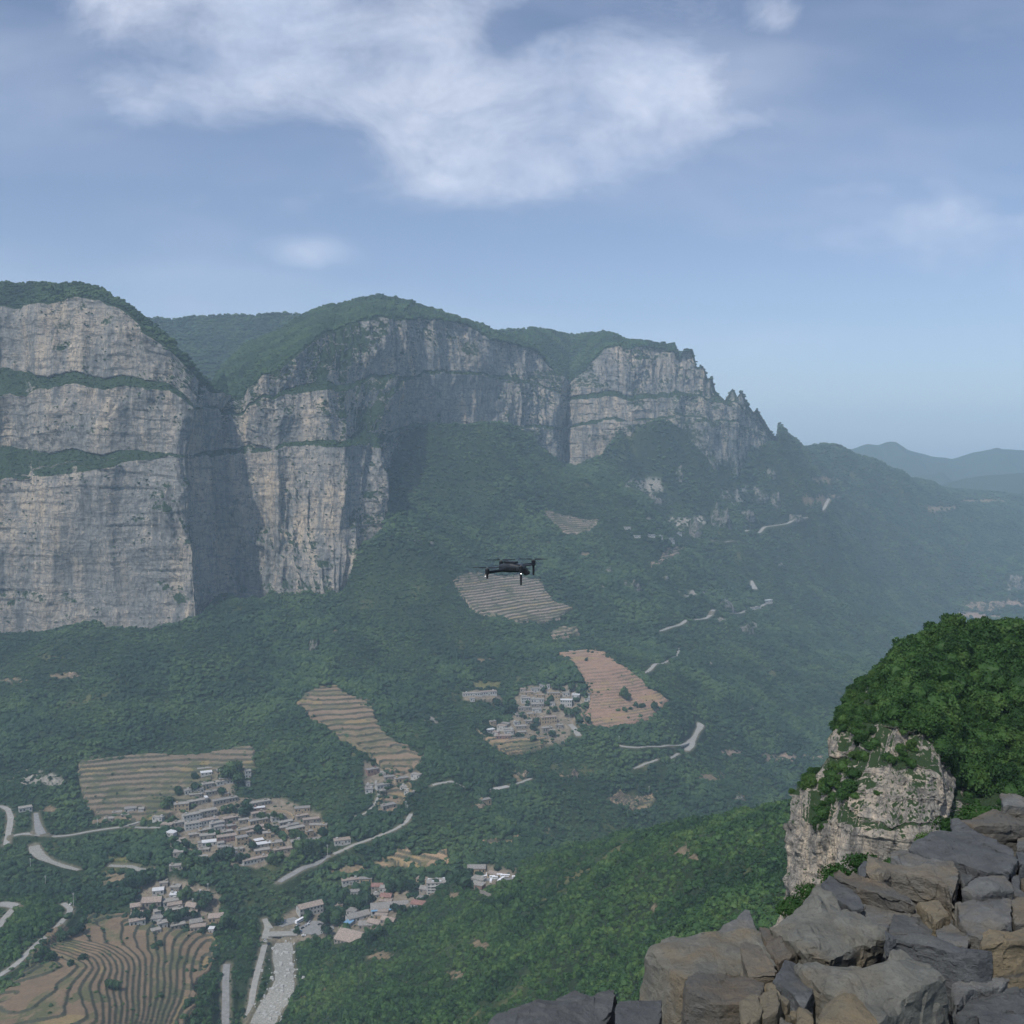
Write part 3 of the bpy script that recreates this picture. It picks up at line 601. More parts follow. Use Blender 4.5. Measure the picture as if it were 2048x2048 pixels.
def build_cliff(name, net, step=2.7, vstep=2.7, amp=1.0, seed=0, kscale=1.0, mat=None, back=350, lean=-9, growth=0.0):
    K = np.array([[P(*q) for q in c] for c in net])            # columns x levels x 3
    foot = K[:, 0] + np.array([0, -12 * kscale, -180 * kscale]); away = K[:, -1, :2] / K[:, -1, 1:2]
    away = np.concatenate([away, -.22 + 0 * away[:, :1]], 1); away[:, 0] = np.maximum(away[:, 0], lean)
    bk = K[:, -1] + away * back; away2 = away.copy(); away2[:, 2] = -1.2; bk2 = bk + away2 * back
    K = np.concatenate([foot[:, None], K, bk[:, None], bk2[:, None]], 1)
    d = np.linalg.norm(np.diff(K[:, 1:7, :2], axis=0), axis=-1).mean(1); s = np.concatenate([[0], np.cumsum(d)])
    n_s = int(s[-1] / step) + 2; ss = np.linspace(0, s[-1], n_s)
    L = np.stack([[np.interp(ss, s, K[:, l, c]) for c in range(3)] for l in range(K.shape[1])], 0).transpose(2, 0, 1)  # s, level, 3
    hgt = np.abs(np.diff(K[..., 2], axis=1)).max(0); dist = np.linalg.norm(np.diff(K, axis=1), axis=-1).max(0)
    rows = []; seg = []
    nl = K.shape[1]
    for l in range(nl - 1):
        k = max(3, int(min(dist[l], 420 * kscale) / vstep)) if 0 < l < nl - 3 else 10
        rows += [l + j / k for j in range(k)]; seg += [l] * k
    rows.append(nl - 1); seg.append(nl - 2); rows = np.array(rows); seg = np.array(seg)
    l0 = np.minimum(rows.astype(int), nl - 2); f = rows - l0
    V = L[:, l0] * (1 - f[None, :, None]) + L[:, l0 + 1] * f[None, :, None]       # s, rows, 3
    # outward direction from the averaged run of the wall
    mid = L[:, 1:7].mean(1); k = 9; ker = np.ones(k) / k
    tg = np.gradient(mid, axis=0)[:, :2]
    tg = np.stack([np.convolve(np.pad(tg[:, i], k // 2, mode='edge'), ker, 'valid') for i in range(2)], -1)
    tg /= np.linalg.norm(tg, axis=1, keepdims=True) + 1e-9; nrm = np.stack([tg[:, 1], -tg[:, 0]], -1)
    x, y, z = V[..., 0], V[..., 1], V[..., 2]; q = kscale
    rockw = np.array([.6, 1, .75, 1, .7, 1, .35, 0.0, 0.0])[np.minimum(seg, 8)][None, :]
    sw = np.repeat(ss[:, None], V.shape[1], 1)
    wp = fbm(sw / (70 * q) + 3, z / (160 * q), 0 * x + seed, 3) * 12 * q          # bends the joints so they are not ruled lines
    s2 = sw + wp
    big = fbm(s2 / (125 * q) + seed, z / (420 * q), x * 0 + seed, 3, .5, ridge=True)
    rib = fbm(s2 / (34 * q) + seed, z / (120 * q), y * 0 + 3, 4, .55, ridge=True)
    blk = np.round(fbm(s2 / (28 * q) + 50, z / (110 * q), y * 0 + 7, 3, .6) * 3.0) / 3.0          # broken blocks and slots
    blk2 = np.round(fbm(s2 / (12 * q) + 80, z / (34 * q), y * 0 + 2, 3, .6) * 3.0) / 3.0
    small = fbm(x / (9 * q), y / (9 * q), z / (14 * q), 4, .65)
    bn = z / (21 * q) + fbm(s2 / (400 * q), z / (90 * q), 0 * x + 5, 2) * 1.3; bt = bn - np.floor(bn)
    bed = (bt - .5) * np.clip(.1 + 1.6 * fbm(s2 / (80 * q), np.floor(bn) * 3.3, 0 * x, 3), 0, 1)                             # beds weather back in steps
    rgh = np.clip(.55 + 2.0 * fbm(s2 / (170 * q) + 7, z / (120 * q), x * 0 + 12, 3, .5), .12, 1.25)
    vast = fbm(s2 / (330 * q) + seed + 4, z / (260 * q), x * 0 + 2, 3, .5)
    dsp = (vast * 26 * (seed == 0) + big * 27 + (rib * 9 + blk * 8 + blk2 * 3.0) * rgh + small * 2.2 * (.4 + .6 * rgh) - bed * 4.0) * amp * q; dsp = (dsp - dsp.mean() * .8) * rockw
    V[..., 0] += nrm[:, None, 0] * dsp; V[..., 1] += nrm[:, None, 1] * dsp
    led = fbm(sw / (55 * q) + 9, z * 0 + seed, x * 0, 5, .6); ledw = np.array([0, 0, 1, .8, 1, .9, .8, .3, 0.])[np.minimum(seg, 8)][None, :]
    V[..., 2] += led * 15 * q * ledw * amp + (seg >= 6)[None, :] * fbm(x / (7 * q), y / (7 * q), 0 * x, 3, .6) * 1.6 * q
    n = grid_normals(V.transpose(1, 0, 2)); V = V.transpose(1, 0, 2)
    if n[len(rows) // 2:, :, 2].mean() < 0: n = -n
    nzv = n[..., 2]
    veg = np.clip((nzv - .42) * 1.6, -.3, .75) + np.array([.25, .02, .10, .0, .26, 0, .5, .6, .6])[np.minimum(seg, 8)][:, None]
    veg += .42 * fbm(V[..., 0] / (60 * q), V[..., 1] / (60 * q), V[..., 2] / (38 * q), 5, .6) + .06 + growth
    nr_, nc_ = V.shape[:2]
    o = mesh_obj(name, V.reshape(-1, 3), grid_faces(nr_, nc_)[:, ::-1], mat, smooth=False, attrs={'veg': ('FLOAT', veg.ravel())})
    tag(o, kind='structure')
    return V, nzv, veg, seg
M_CLIFF = cliff_material('weathered limestone with growth')
MV, MNZ, MVEG, MSEG = build_cliff('cliffs', NET, mat=M_CLIFF, growth=.24)

# ------------------------------------------------------------------ wooded ridges behind, and the far mountains
def ridge(name, pts, Y, depth, drop, mat, res, nscale, namp, seed):
    """a hill: crest seen along pts, its slopes falling to both sides"""
    us = np.array([p[0] for p in pts]); vs = np.array([p[1] for p in pts]); yy = np.array([p[2] if len(p) > 2 else Y for p in pts], float)
    cr = np.array([P(u, v, y) for u, v, y in zip(us, vs, yy)])
    n = int((cr[-1, 0] - cr[0, 0]) / res) + 2; xs = np.linspace(cr[0, 0], cr[-1, 0], n)
    cz = np.interp(xs, cr[:, 0], cr[:, 2]); cy = np.interp(xs, cr[:, 0], cr[:, 1])
    t = np.linspace(-1, 1, int(2 * depth / res / 1.3) + 3)
    X = np.repeat(xs[None], len(t), 0); Yg = cy[None] + t[:, None] * depth
    prof = np.where(t < 0, np.abs(t) ** .85, np.abs(t))[:, None]
    Z = cz[None] - prof * drop + (fbm(X / nscale, Yg / nscale, 0 * X + seed, 5, .5, True) - .3) * namp * np.clip(np.abs(t)[:, None] * 4, .12, 1) + fbm(X / 14, Yg / 14, 0 * X, 3) * 3
    V = np.stack([X, Yg, Z], -1)
    nz = grid_normals(V)[..., 2]; nz = nz * np.sign(nz.mean())
    veg = .55 - np.clip(.62 - nz, 0, 1) * 1.3 + .12 * fbm(X / 120, Yg / 120, Z / 60, 3)
    tag(mesh_obj(name, V.reshape(-1, 3), grid_faces(len(t), n), mat, smooth=True, attrs={'veg': ('FLOAT', veg.ravel())}), kind='structure')
    return V, nz
RV1 = ridge('hills', [(200,640),(319,637),(345,641),(400,633),(450,630),(500,630),(560,626),(600,630),(700,640)], 3600, 900, 420, M_CLIFF, 9, 300, 45, 3)
RV2 = ridge('hills', [(950,668),(1010,660),(1060,657),(1088,660),(1138,670),(1213,669),(1246,679),(1304,686),(1345,694),(1400,740)], 3700, 380, 230, M_CLIFF, 8, 220, 14, 6)
ridge('mountains', [(1560,935),(1600,926),(1645,917),(1689,903),(1710,896),(1733,888),(1757,890),(1770,885),(1779,883),(1792,884),(1816,900),(1860,913),(1905,918),(1944,905),(1983,898),(1993,895),(2008,899),(2048,901),(2120,905),(2300,930)], 7600, 1300, 400, M_CLIFF, 22, 900, 110, 9)
ridge('mountains', [(1840,985),(1880,968),(1930,955),(1990,948),(2048,942),(2150,935),(2300,940)], 5900, 600, 300, M_CLIFF, 18, 500, 60, 12)
# rock outcrops breaking through the wooded slopes: (u, foot v, width, height) as seen, metres from the survey
def outcrop(u, v, wu, hv, tone, seed):
    c = hit(u, v); w = wu / 2048 * c[1] * 1.15; h = hv / 2048 * c[1] * .72; r = np.random.RandomState(seed)
    nu, nv = max(14, int(w / 1.2)), max(12, int(h / 1.2)); a = np.linspace(-1.25, 1.25, nu); t = np.linspace(0, 1.25, nv)
    A, T = np.meshgrid(a, t); x = c[0] + A * w * .5; prof = np.clip(1 - np.abs(A) ** 3 * .6, .1, 1) * (1 + .65 * fbm(A * 2.5 + seed, 0 * A, 0 * A + seed, 4, .6))
    z = np.minimum(T, 1) * h * prof; y = c[1] - h * .10 + T ** 2 * h * .30 + (A ** 2) * w * .35 + np.clip(T - 1, 0, 1) * h * 1.6
    y = y - (fbm(x / (w * .2 + 2), z / (h * .7), 0 * x + seed, 4, .6, True) * .16 * min(w, h) + np.round(fbm(x / 5, z / 9, 0 * x + seed, 3) * 3) / 3 * 1.6)
    zz = c[2] - .25 * h * (T < .02) - 1.5 + z
    n_ = grid_normals(np.stack([x, y, zz], -1))[..., 2]; veg = .26 + .45 * fbm(x / 9, y / 9, z / 7 + seed, 4) + (np.abs(A) > 1) * .2 + (T > 1) * .4
    tag(mesh_obj('outcrop', np.stack([x, y, zz], -1).reshape(-1, 3), grid_faces(nv, nu), tone, attrs={'veg': ('FLOAT', veg.ravel())}), kind='structure')
M_TANROCK = cliff_material('warm broken rock', (.34, .25, .175), (.24, .19, .145), (.11, .09, .07), k=2.2)
M_GREYROCK = cliff_material('grey outcrop rock', (.27, .24, .195), (.15, .147, .135), (.09, .09, .085), k=1.6)
for i, q in enumerate([(1360,962,18,36,0),(1394,1074,24,50,0),(1443,1052,34,52,0),(1517,1002,44,36,0),(1551,1012,22,36,0),(1490,1040,44,26,0),(1590,1042,34,18,0),(1434,890,22,26,0),(1473,925,30,26,0),(1424,932,24,34,0),(1310,1010,26,30,0),(1540,955,26,22,0),
    (1453,1222,30,30,0),(1218,1150,16,22,0),(1262,1180,34,26,0),(1492,1270,34,26,0),(1330,1160,16,16,0),(625,1305,16,44,0),(1043,1556,32,24,1),(1141,1556,32,20,1),(1630,1522,76,16,1),(1560,1524,30,10,1),(1985,1222,110,26,1),(2040,1180,50,40,0),
    (150,1356,44,14,1),(28,1368,56,12,1),(672,1270,38,10,1),(195,1330,20,10,1),(1620,1600,26,60,0),(1660,995,46,10,1),(1240,1130,16,12,0),(960,1620,22,20,1),(1200,1480,18,10,1),(1480,1600,16,16,0),(860,1090,14,14,0),(1500,1420,18,12,0),(1420,1330,20,10,0),(100,1250,40,22,0)]):
    outcrop(*q[:4], (M_GREYROCK, M_TANROCK)[q[4]], 60 + i)
# outlying plain so that nothing ends in emptiness
xs = np.linspace(-9000, 12000, 90); ys = np.concatenate([np.linspace(-3000, 5700, 20), np.linspace(6000, 14000, 60)])
X, Y = np.meshgrid(xs, ys); Z = -640 + fbm(X / 1500, Y / 1500, 0 * X, 4) * 60
tag(mesh_obj('plain', np.stack([X, Y, Z], -1).reshape(-1, 3), grid_faces(len(ys), len(xs)), M_GROUND, smooth=True, attrs={'tone': ('FLOAT_COLOR', np.tile([.05, .065, .03, 1], (X.size, 1)))}), kind='structure')

# ------------------------------------------------------------------ air
bm = bmesh.new(); bmesh.ops.create_cube(bm, size=1.0)
for v in bm.verts: v.co = Vector((v.co.x * 22000 + 1500, v.co.y * 19000 + 6000, -760 + (v.co.z + .5) * (760 + 520)))
me = bpy.data.meshes.new('haze'); bm.to_mesh(me); bm.free(); haze = link(bpy.data.objects.new('haze', me)); tag(haze, kind='stuff')
m = bpy.data.materials.new('haze air'); m.use_nodes = True; nt = m.node_tree; nt.nodes.clear()
pv_ = nt.nodes.new('ShaderNodeVolumePrincipled'); pv_.inputs['Density'].default_value = HAZE_D
pv_.inputs['Color'].default_value = HAZE_C; pv_.inputs['Anisotropy'].default_value = -0.05
out = nt.nodes.new('ShaderNodeOutputMaterial'); nt.links.new(pv_.outputs[0], out.inputs['Volume']); me.materials.append(m)
# ------------------------------------------------------------------ foliage
def leaf_mat(name, a, b2, c2, trans=.25, k=.02, spec=.2):
    m, nt, b = new_mat(name); b.inputs['Roughness'].default_value = .62; b.inputs['Specular IOR Level'].default_value = spec
    oi = nt.nodes.new('ShaderNodeObjectInfo')
    big = noise_node(nt, k, 4, .6)
    mx = nt.nodes.new('ShaderNodeMath'); mx.operation = 'MULTIPLY_ADD'; nt.links.new(oi.outputs['Random'], mx.inputs[0]); mx.inputs[1].default_value = .34
    sb = nt.nodes.new('ShaderNodeMath'); sb.operation = 'MULTIPLY_ADD'; nt.links.new(big, sb.inputs[0]); sb.inputs[1].default_value = 1.7; sb.inputs[2].default_value = -.52
    nt.links.new(sb.outputs[0], mx.inputs[2])
    c = ramp(nt, mx.outputs[0], [(.25, a), (.5, b2), (.80, c2)])
    nt.links.new(c, b.inputs['Base Color'])
    if trans:
        tr = nt.nodes.new('ShaderNodeBsdfTranslucent'); nt.links.new(c, tr.inputs['Color'])
        ms = nt.nodes.new('ShaderNodeMixShader'); ms.inputs[0].default_value = trans
        o = nt.nodes['Material Output']; nt.links.new(b.outputs[0], ms.inputs[1]); nt.links.new(tr.outputs[0], ms.inputs[2]); nt.links.new(ms.outputs[0], o.inputs['Surface'])
    return m
M_LEAF = leaf_mat('broadleaf canopy', (.012, .034, .015), (.026, .060, .023), (.058, .100, .032), .15, .011)
M_LEAFS = leaf_mat('near slope canopy', (.017, .048, .015), (.040, .095, .025), (.085, .145, .036), .2, .011)
M_LEAFN = leaf_mat('near shrub leaves', (.022, .058, .014), (.036, .088, .020), (.065, .125, .030), .3, .25)  # leaf greens of the near thicket, ledge shrubs and bushes
M_BARK = simple('grey bark', (.12, .095, .075), .9, .2, 3)
def crown_mesh(name, seed, nleaf, size, flatten=.8, lobes=7, mat=None, core=True):
    """leaf clumps spread over several lobes, with gaps; unit radius, foot at z = 0"""
    r = np.random.RandomState(seed)
    th = r.rand(lobes) * 6.28; rr = .15 + .55 * r.rand(lobes) ** .7; zz = .35 + .75 * r.rand(lobes) - rr * .35
    C = np.stack([rr * np.cos(th), rr * np.sin(th), zz], 1); R = .34 + .22 * r.rand(lobes)
    C = np.vstack([C, [[0, 0, .75]]]); R = np.append(R, .5)
    pick = r.choice(len(C), nleaf, p=R ** 2 / (R ** 2).sum())
    d = r.randn(nleaf, 3); d[:, 2] = d[:, 2] * .8 + .35; d /= np.linalg.norm(d, axis=1, keepdims=True)
    rad_ = R[pick] * (.72 + .38 * r.rand(nleaf))
    p = C[pick] + d * rad_[:, None] * np.array([1, 1, flatten])
    n = d + .55 * r.randn(nleaf, 3); n /= np.linalg.norm(n, axis=1, keepdims=True)
    t = np.cross(n, r.randn(nleaf, 3)); t /= np.linalg.norm(t, axis=1, keepdims=True); b = np.cross(n, t)
    s = size * (.6 + .8 * r.rand(nleaf))[:, None]
    V = np.stack([p - t * s, p - b * s * .75, p + t * s, p + b * s * .75], 1)
    V[:, 0] += n * s * .25; V[:, 2] -= n * s * .35
    V = V.reshape(-1, 3); F = np.arange(len(V)).reshape(-1, 4)
    if core:
        bm = bmesh.new(); bmesh.ops.create_icosphere(bm, subdivisions=2, radius=.62)
        cv = np.array([v.co for v in bm.verts]); cf = np.array([[v.index for v in f.verts] + [f.verts[2].index] for f in bm.faces])
        q = fbm(cv[:, 0] * 2.2 + seed, cv[:, 1] * 2.2, cv[:, 2] * 2.2, 2)[:, None]; cv = cv * (1 + .4 * q) * np.array([1, 1, .8]) + [0, 0, .62]; bm.free()
        me = bpy.data.meshes.new(name); allv = np.vstack([V, cv])
        me.from_pydata([tuple(x) for x in allv.tolist()], [], [tuple(f) for f in F.tolist()] + [tuple(x + len(V) for x in f[:3]) for f in cf.tolist()])
    else:
        me = bpy.data.meshes.new(name); me.from_pydata([tuple(x) for x in V.tolist()], [], [tuple(f) for f in F.tolist()])
    me.materials.append(mat); me.update(); return me
def variants(name, n, *a, **k):
    c = bpy.data.collections.new(name)                       # not linked: only a source of shapes
    for i in range(n):
        c.objects.link(bpy.data.objects.new(name, crown_mesh(name, 50 + i * 7 + len(name), *a, **k)))
    return c
def lumpy(name, seed, mat, nl=7):
    r = np.random.RandomState(seed); bm = bmesh.new(); bmesh.ops.create_icosphere(bm, subdivisions=3, radius=1.0); d = np.array([v.co for v in bm.verts])
    C = r.randn(nl, 3) * .42; C[:, 2] = np.abs(C[:, 2]) * .7; R = .42 + .2 * r.rand(nl)
    rr = np.full(len(d), .45)
    for c, q in zip(C, R):                       # farthest lobe surface along each direction
        b = d @ c; k = b * b - (c @ c) + q * q; rr = np.where(k > 0, np.maximum(rr, b + np.sqrt(np.maximum(k, 0))), rr)
    rr = rr * (1 + .16 * fbm(d[:, 0] * 4 + seed, d[:, 1] * 4, d[:, 2] * 4, 3, .6)); p = d * rr[:, None] * [1, 1, .85] + [0, 0, .55]
    for v, q in zip(bm.verts, p): v.co = q
    me0 = crown_mesh(name, seed, 46, .22, .85, 6, mat, core=False); bm.from_mesh(me0); me = bpy.data.meshes.new(name); bm.to_mesh(me); bm.free(); bpy.data.meshes.remove(me0); me.materials.clear(); me.materials.append(mat); return me
V_FAR = bpy.data.collections.new('far_crown')
for i in range(6): V_FAR.objects.link(bpy.data.objects.new('far_crown', lumpy('far_crown', 30 + i, M_LEAF)))
V_MID = variants('mid_crown', 6, 260, .17, .85, 8, M_LEAFS)
V_NEAR = variants('near_crown', 6, 1500, .075, .85, 10, M_LEAFN)
def scatter(name, pts, scale, coll, label, cat, squash=None, seed=1):
    pts = np.asarray(pts, np.float32); n = len(pts); r = np.random.RandomState(seed)
    me = bpy.data.meshes.new(name); me.vertices.add(n); me.vertices.foreach_set('co', pts.ravel())
    s = np.stack([scale * (.85 + .3 * r.rand(n)), scale * (.85 + .3 * r.rand(n)), scale * (.8 + .5 * r.rand(n)) * (1 if squash is None else squash)], 1)
    a = me.attributes.new('sc', 'FLOAT_VECTOR', 'POINT'); a.data.foreach_set('vector', s.astype(np.float32).ravel())
    ro = np.stack([r.randn(n) * .12, r.randn(n) * .12, r.rand(n) * 6.28], 1)
    a = me.attributes.new('ro', 'FLOAT_VECTOR', 'POINT'); a.data.foreach_set('vector', ro.astype(np.float32).ravel())
    a = me.attributes.new('ix', 'INT', 'POINT'); a.data.foreach_set('value', r.randint(0, len(coll.objects), n).astype(np.int32))
    o = link(bpy.data.objects.new(name, me))
    g = bpy.data.node_groups.new(name, 'GeometryNodeTree')
    g.interface.new_socket('Geometry', in_out='INPUT', socket_type='NodeSocketGeometry'); g.interface.new_socket('Geometry', in_out='OUTPUT', socket_type='NodeSocketGeometry')
    gi = g.nodes.new('NodeGroupInput'); go = g.nodes.new('NodeGroupOutput'); ci = g.nodes.new('GeometryNodeCollectionInfo')
    ci.inputs['Collection'].default_value = coll; ci.inputs['Separate Children'].default_value = True; ci.inputs['Reset Children'].default_value = True
    ip = g.nodes.new('GeometryNodeInstanceOnPoints'); ip.inputs['Pick Instance'].default_value = True
    def na(nm, ty):
        q = g.nodes.new('GeometryNodeInputNamedAttribute'); q.data_type = ty; q.inputs['Name'].default_value = nm; return q.outputs['Attribute']
    g.links.new(gi.outputs[0], ip.inputs['Points']); g.links.new(ci.outputs[0], ip.inputs['Instance'])
    g.links.new(na('ix', 'INT'), ip.inputs['Instance Index']); g.links.new(na('sc', 'FLOAT_VECTOR'), ip.inputs['Scale'])
    er = g.nodes.new('FunctionNodeEulerToRotation'); g.links.new(na('ro', 'FLOAT_VECTOR'), er.inputs[0]); g.links.new(er.outputs[0], ip.inputs['Rotation'])
    g.links.new(ip.outputs[0], go.inputs[0])
    md = o.modifiers.new('trees', 'NODES'); md.node_group = g
    tag(o, label, cat, kind='stuff'); return o
# which ground can be seen at all (with a margin for a step aside)
SL = (HT + 14) / GY; RUN = np.maximum.accumulate((HT - 6) / GY, axis=0)
VISIBLE = (SL >= RUN - .004).astype(float)
R0 = np.random.RandomState(11)
def forest_points(y0, y1, spacing, extra=0.0):
    n = int((y1 ** 2 - y0 ** 2) / 2 * 1.16 / spacing ** 2)
    y = np.sqrt(R0.rand(n) * (y1 ** 2 - y0 ** 2) + y0 ** 2); x = (R0.rand(n) * 1.16 - .58) * y
    # thin clusters out unevenly
    p = grid_sample(tree_ok, x, y); vis = grid_sample(VISIBLE, x, y)
    d = .75 + .9 * (fbm(x / 35, y / 35, 0 * x + 2, 3) + .35)
    k = (R0.rand(n) < p ** 1.5) & (vis > .1) & (R0.rand(n) < np.clip(d + .35, .25, 1)) & (p > .15)
    x, y = x[k], y[k]
    for pts, w, front in KEEP_OUT:
        if not len(x): break
        w = w + extra
        b0 = pts.min(0) - 18; b1 = pts.max(0) + 18
        c = np.nonzero((x > b0[0]) & (x < b1[0]) & (y > b0[1]) & (y < b1[1]))[0]
        if len(c):
            dx = x[c, None] - pts[None, :, 0]; dy = y[c, None] - pts[None, :, 1]
            bad = (dx ** 2 + dy ** 2).min(1) < w ** 2
            if front and extra >= 0: bad |= ((dx / (w * .8)) ** 2 + ((dy + w * .7) / (w * .7 + 3.5)) ** 2).min(1) < 1
            m_ = np.ones(len(x), bool); m_[c[bad]] = False; x, y = x[m_], y[m_]
    return np.stack([x, y, H(x, y)], 1)
def plant_forest():
    u = forest_points(400, 1900, 4.5, -1.6)
    scatter('undergrowth', u - [0, 0, .35], .6 + 1.1 * R0.rand(len(u)) ** 2, V_FAR, 'low green scrub filling the gaps between the trees of the valley', 'undergrowth', squash=.75, seed=12)
    fp = np.concatenate(FIELD_PTS); scatter('hedge_shrubs', fp - [0, 0, .2], .5 + 1.2 * R0.rand(len(fp)) ** 2, V_FAR, 'small green bushes along the stone walls of the terraces', 'shrubs', squash=.8, seed=13)
    ep = np.concatenate(EDGE_PTS); ep = np.concatenate([ep, ep + 3]); ep = ep + R0.randn(len(ep), 2) * 7; ep = ep[(ep[:, 1] > 800)]; ep = np.stack([ep[:, 0], ep[:, 1], H(ep[:, 0], ep[:, 1])], 1)
    scatter('hedge_trees', ep - [0, 0, .5], 1.2 + 2.8 * R0.rand(len(ep)) ** 1.6, V_FAR, 'green trees straggling over the ragged edges of the terraced fields', 'trees', seed=14)
    a = forest_points(400, 1050, 4.3); s = .9 + 2.5 * R0.rand(len(a)) ** 1.6 + np.clip(fbm(a[:, 0] / 60, a[:, 1] / 60, 0 * a[:, 0], 2) * 2.4, -.7, 1.8) + .8
    scatter('forest', a - [0, 0, .8], s, V_MID, 'dense green wood covering the near slope and valley floor', 'forest', seed=2)
    b = forest_points(1050, 2000, 4.9); s = 2.2 + 2.0 * R0.rand(len(b)) ** 1.5 + np.clip(fbm(b[:, 0] / 90, b[:, 1] / 90, 0 * b[:, 0], 2) * 3, -.9, 2.4)
    scatter('forest', b - [0, 0, .8], s, V_FAR, 'dark green wood on the slope between the fields and the tall cliffs', 'forest', seed=3)
    c = forest_points(2000, 3500, 6.6); s = 2.9 + 2.4 * R0.rand(len(c)) ** 1.5 + np.clip(fbm(c[:, 0] / 120, c[:, 1] / 120, 0 * c[:, 0], 2) * 3, -.7, 2.6)
    scatter('forest', c - [0, 0, 1], s, V_FAR, 'bluish green wood on the far slopes below the third cliff', 'forest', seed=4)
    d = forest_points(3500, 5600, 11.0); s = 4 + 3 * R0.rand(len(d))
    scatter('forest', d - [0, 0, 1.5], s, V_FAR, 'hazy blue wood on the low ridge at the right', 'forest', seed=5)
    # tops and ledges of the cliffs
    V, nz, seg = MV, MNZ, MSEG
    dx = np.linalg.norm(np.diff(V, axis=1), axis=-1)[:-1]; dy = np.linalg.norm(np.diff(V, axis=0), axis=-1)[:, :-1]; A = dx * dy
    n_ = nz[:-1, :-1]; sg = seg[:-1][:, None] + 0 * n_.astype(int); vg = MVEG[:-1, :-1]
    pu_, pv_ = proj(V[:-1, :-1, 0], V[:-1, :-1, 1], V[:-1, :-1, 2]); ok = (pu_ > -120) & (pu_ < 2100)
    dens = np.where(sg >= 6, np.where(sg >= 7, 1 / 90., 1 / 26.), np.where((sg == 2) | (sg == 4), 1 / 34. * (vg > .34), 1 / 40. * ((vg > .30) & (n_ > .12)) + 1 / 260. * (n_ > .12))) * (n_ > .12) * ok * np.where((pu_ > 1350) & (sg >= 6), .12, 1)
    lam = A * dens; kk = R0.poisson(np.clip(lam, 0, 3)); ii = np.repeat(np.arange(kk.size), kk.ravel())
    rI, cI = np.unravel_index(ii, kk.shape); f1, f2 = R0.rand(len(ii), 1), R0.rand(len(ii), 1)
    p = V[rI, cI] * (1 - f1) + V[rI, cI + 1] * f1; p = p + (V[rI + 1, cI] - V[rI, cI]) * f2
    cap = seg[rI] >= 6
    s = np.where(cap, 2.6 + 2.6 * R0.rand(len(p)), 1.0 + 1.7 * R0.rand(len(p)) ** 2)
    scatter('woodland', p[cap] - [0, 0, .8], s[cap], V_FAR, 'dark wood crowning the flat tops of the cliffs', 'woodland', seed=6)
    scatter('shrubs', p[~cap] - [0, 0, .5], s[~cap], V_FAR, 'dark scrub along the ledges and cracks of the cliff faces', 'shrubs', squash=.8, seed=7)
    for k, ((Vr, nzr), sp, sd) in enumerate(((RV1, 9, 8), (RV2, 9, 9))):
        f = R0.rand(Vr.shape[0], Vr.shape[1]); u_, v_ = proj(Vr[..., 0], Vr[..., 1], Vr[..., 2])
        q = Vr[(Vr[..., 1] < Vr[..., 1].mean() + 350) & (u_ > 0) & (u_ < 1500) & (f < .95)]
        q = q + R0.randn(len(q), 3) * [4, 4, 0]
        scatter('woodland', q - [0, 0, 1], 4.5 + 3 * R0.rand(len(q)), V_FAR, ('pale blue wood on the distant ridge in the gap between the first two cliffs', 'blue green wood on the ridge behind the third cliff')[k], 'woodland', seed=sd)
# ------------------------------------------------------------------ the near crag on the right
M_CRAG = cliff_material('near grey limestone crag', (.38, .315, .235), (.225, .21, .185), (.07, .068, .064), k=14)
def c2(b, ao, ai, bo, bi, t, s): return [b, ao, ai, bo, bi, t, s]
NEAR = [
 c2((1700,1880,190),(1710,1640,192),(1712,1600,193),(1740,1500,195),(1742,1490,196),(1745,1440,197),(1760,1400,198)),
 c2((1600,1880,160),(1630,1640,164),(1640,1600,165),(1690,1520,168),(1692,1510,169),(1700,1460,172),(1715,1405,176)),
 c2((1555,1880,133),(1597,1650,137),(1604,1585,140),(1655,1525,143),(1660,1512,144.5),(1675,1462,148),(1700,1412,156)),
 c2((1572,1880,129),(1608,1648,132),(1620,1582,137),(1670,1528,139.5),(1676,1510,141.5),(1690,1455,145),(1712,1392,160)),
 c2((1610,1880,126.5),(1650,1645,129.5),(1665,1585,135),(1700,1520,137.5),(1705,1500,139),(1712,1440,143),(1728,1375,162)),
 c2((1665,1880,124),(1700,1640,127.2),(1705,1600,129.5),(1726,1530,133),(1730,1490,135.5),(1738,1440,139),(1752,1342,165)),
 c2((1740,1880,122),(1760,1650,125),(1762,1640,125.5),(1775,1530,129),(1778,1515,129.6),(1790,1455,133),(1788,1311,169)),
 c2((1810,1880,121),(1825,1650,124),(1827,1642,124.5),(1838,1540,128),(1840,1525,129),(1850,1468,132),(1830,1288,172)),
 c2((1870,1880,121),(1880,1665,123.5),(1882,1655,124),(1890,1560,127),(1891,1545,128.5),(1893,1525,131),(1874,1272,174)),
 c2((1900,1880,123),(1905,1665,126),(1907,1655,127),(1908,1600,130),(1910,1590,132),(1912,1572,134),(1912,1261,176)),
 c2((1960,1880,122),(1960,1675,125),(1962,1665,126),(1965,1620,129),(1966,1610,131),(1970,1592,133),(1965,1257,178)),
 c2((2060,1880,121),(2060,1680,124),(2062,1670,125),(2062,1640,128),(2063,1630,129),(2065,1612,131),(2055,1252,180)),
 c2((2250,1880,121),(2250,1680,124),(2250,1670,125),(2250,1640,128),(2250,1630,129),(2250,1602,131),(2250,1232,182)),
]
NV, NN, NVEG, NSEG = build_cliff('crag', NEAR, step=.17, vstep=.17, amp=1.35, seed=4, kscale=.075, mat=M_CRAG, back=45, lean=.42, growth=-.30)
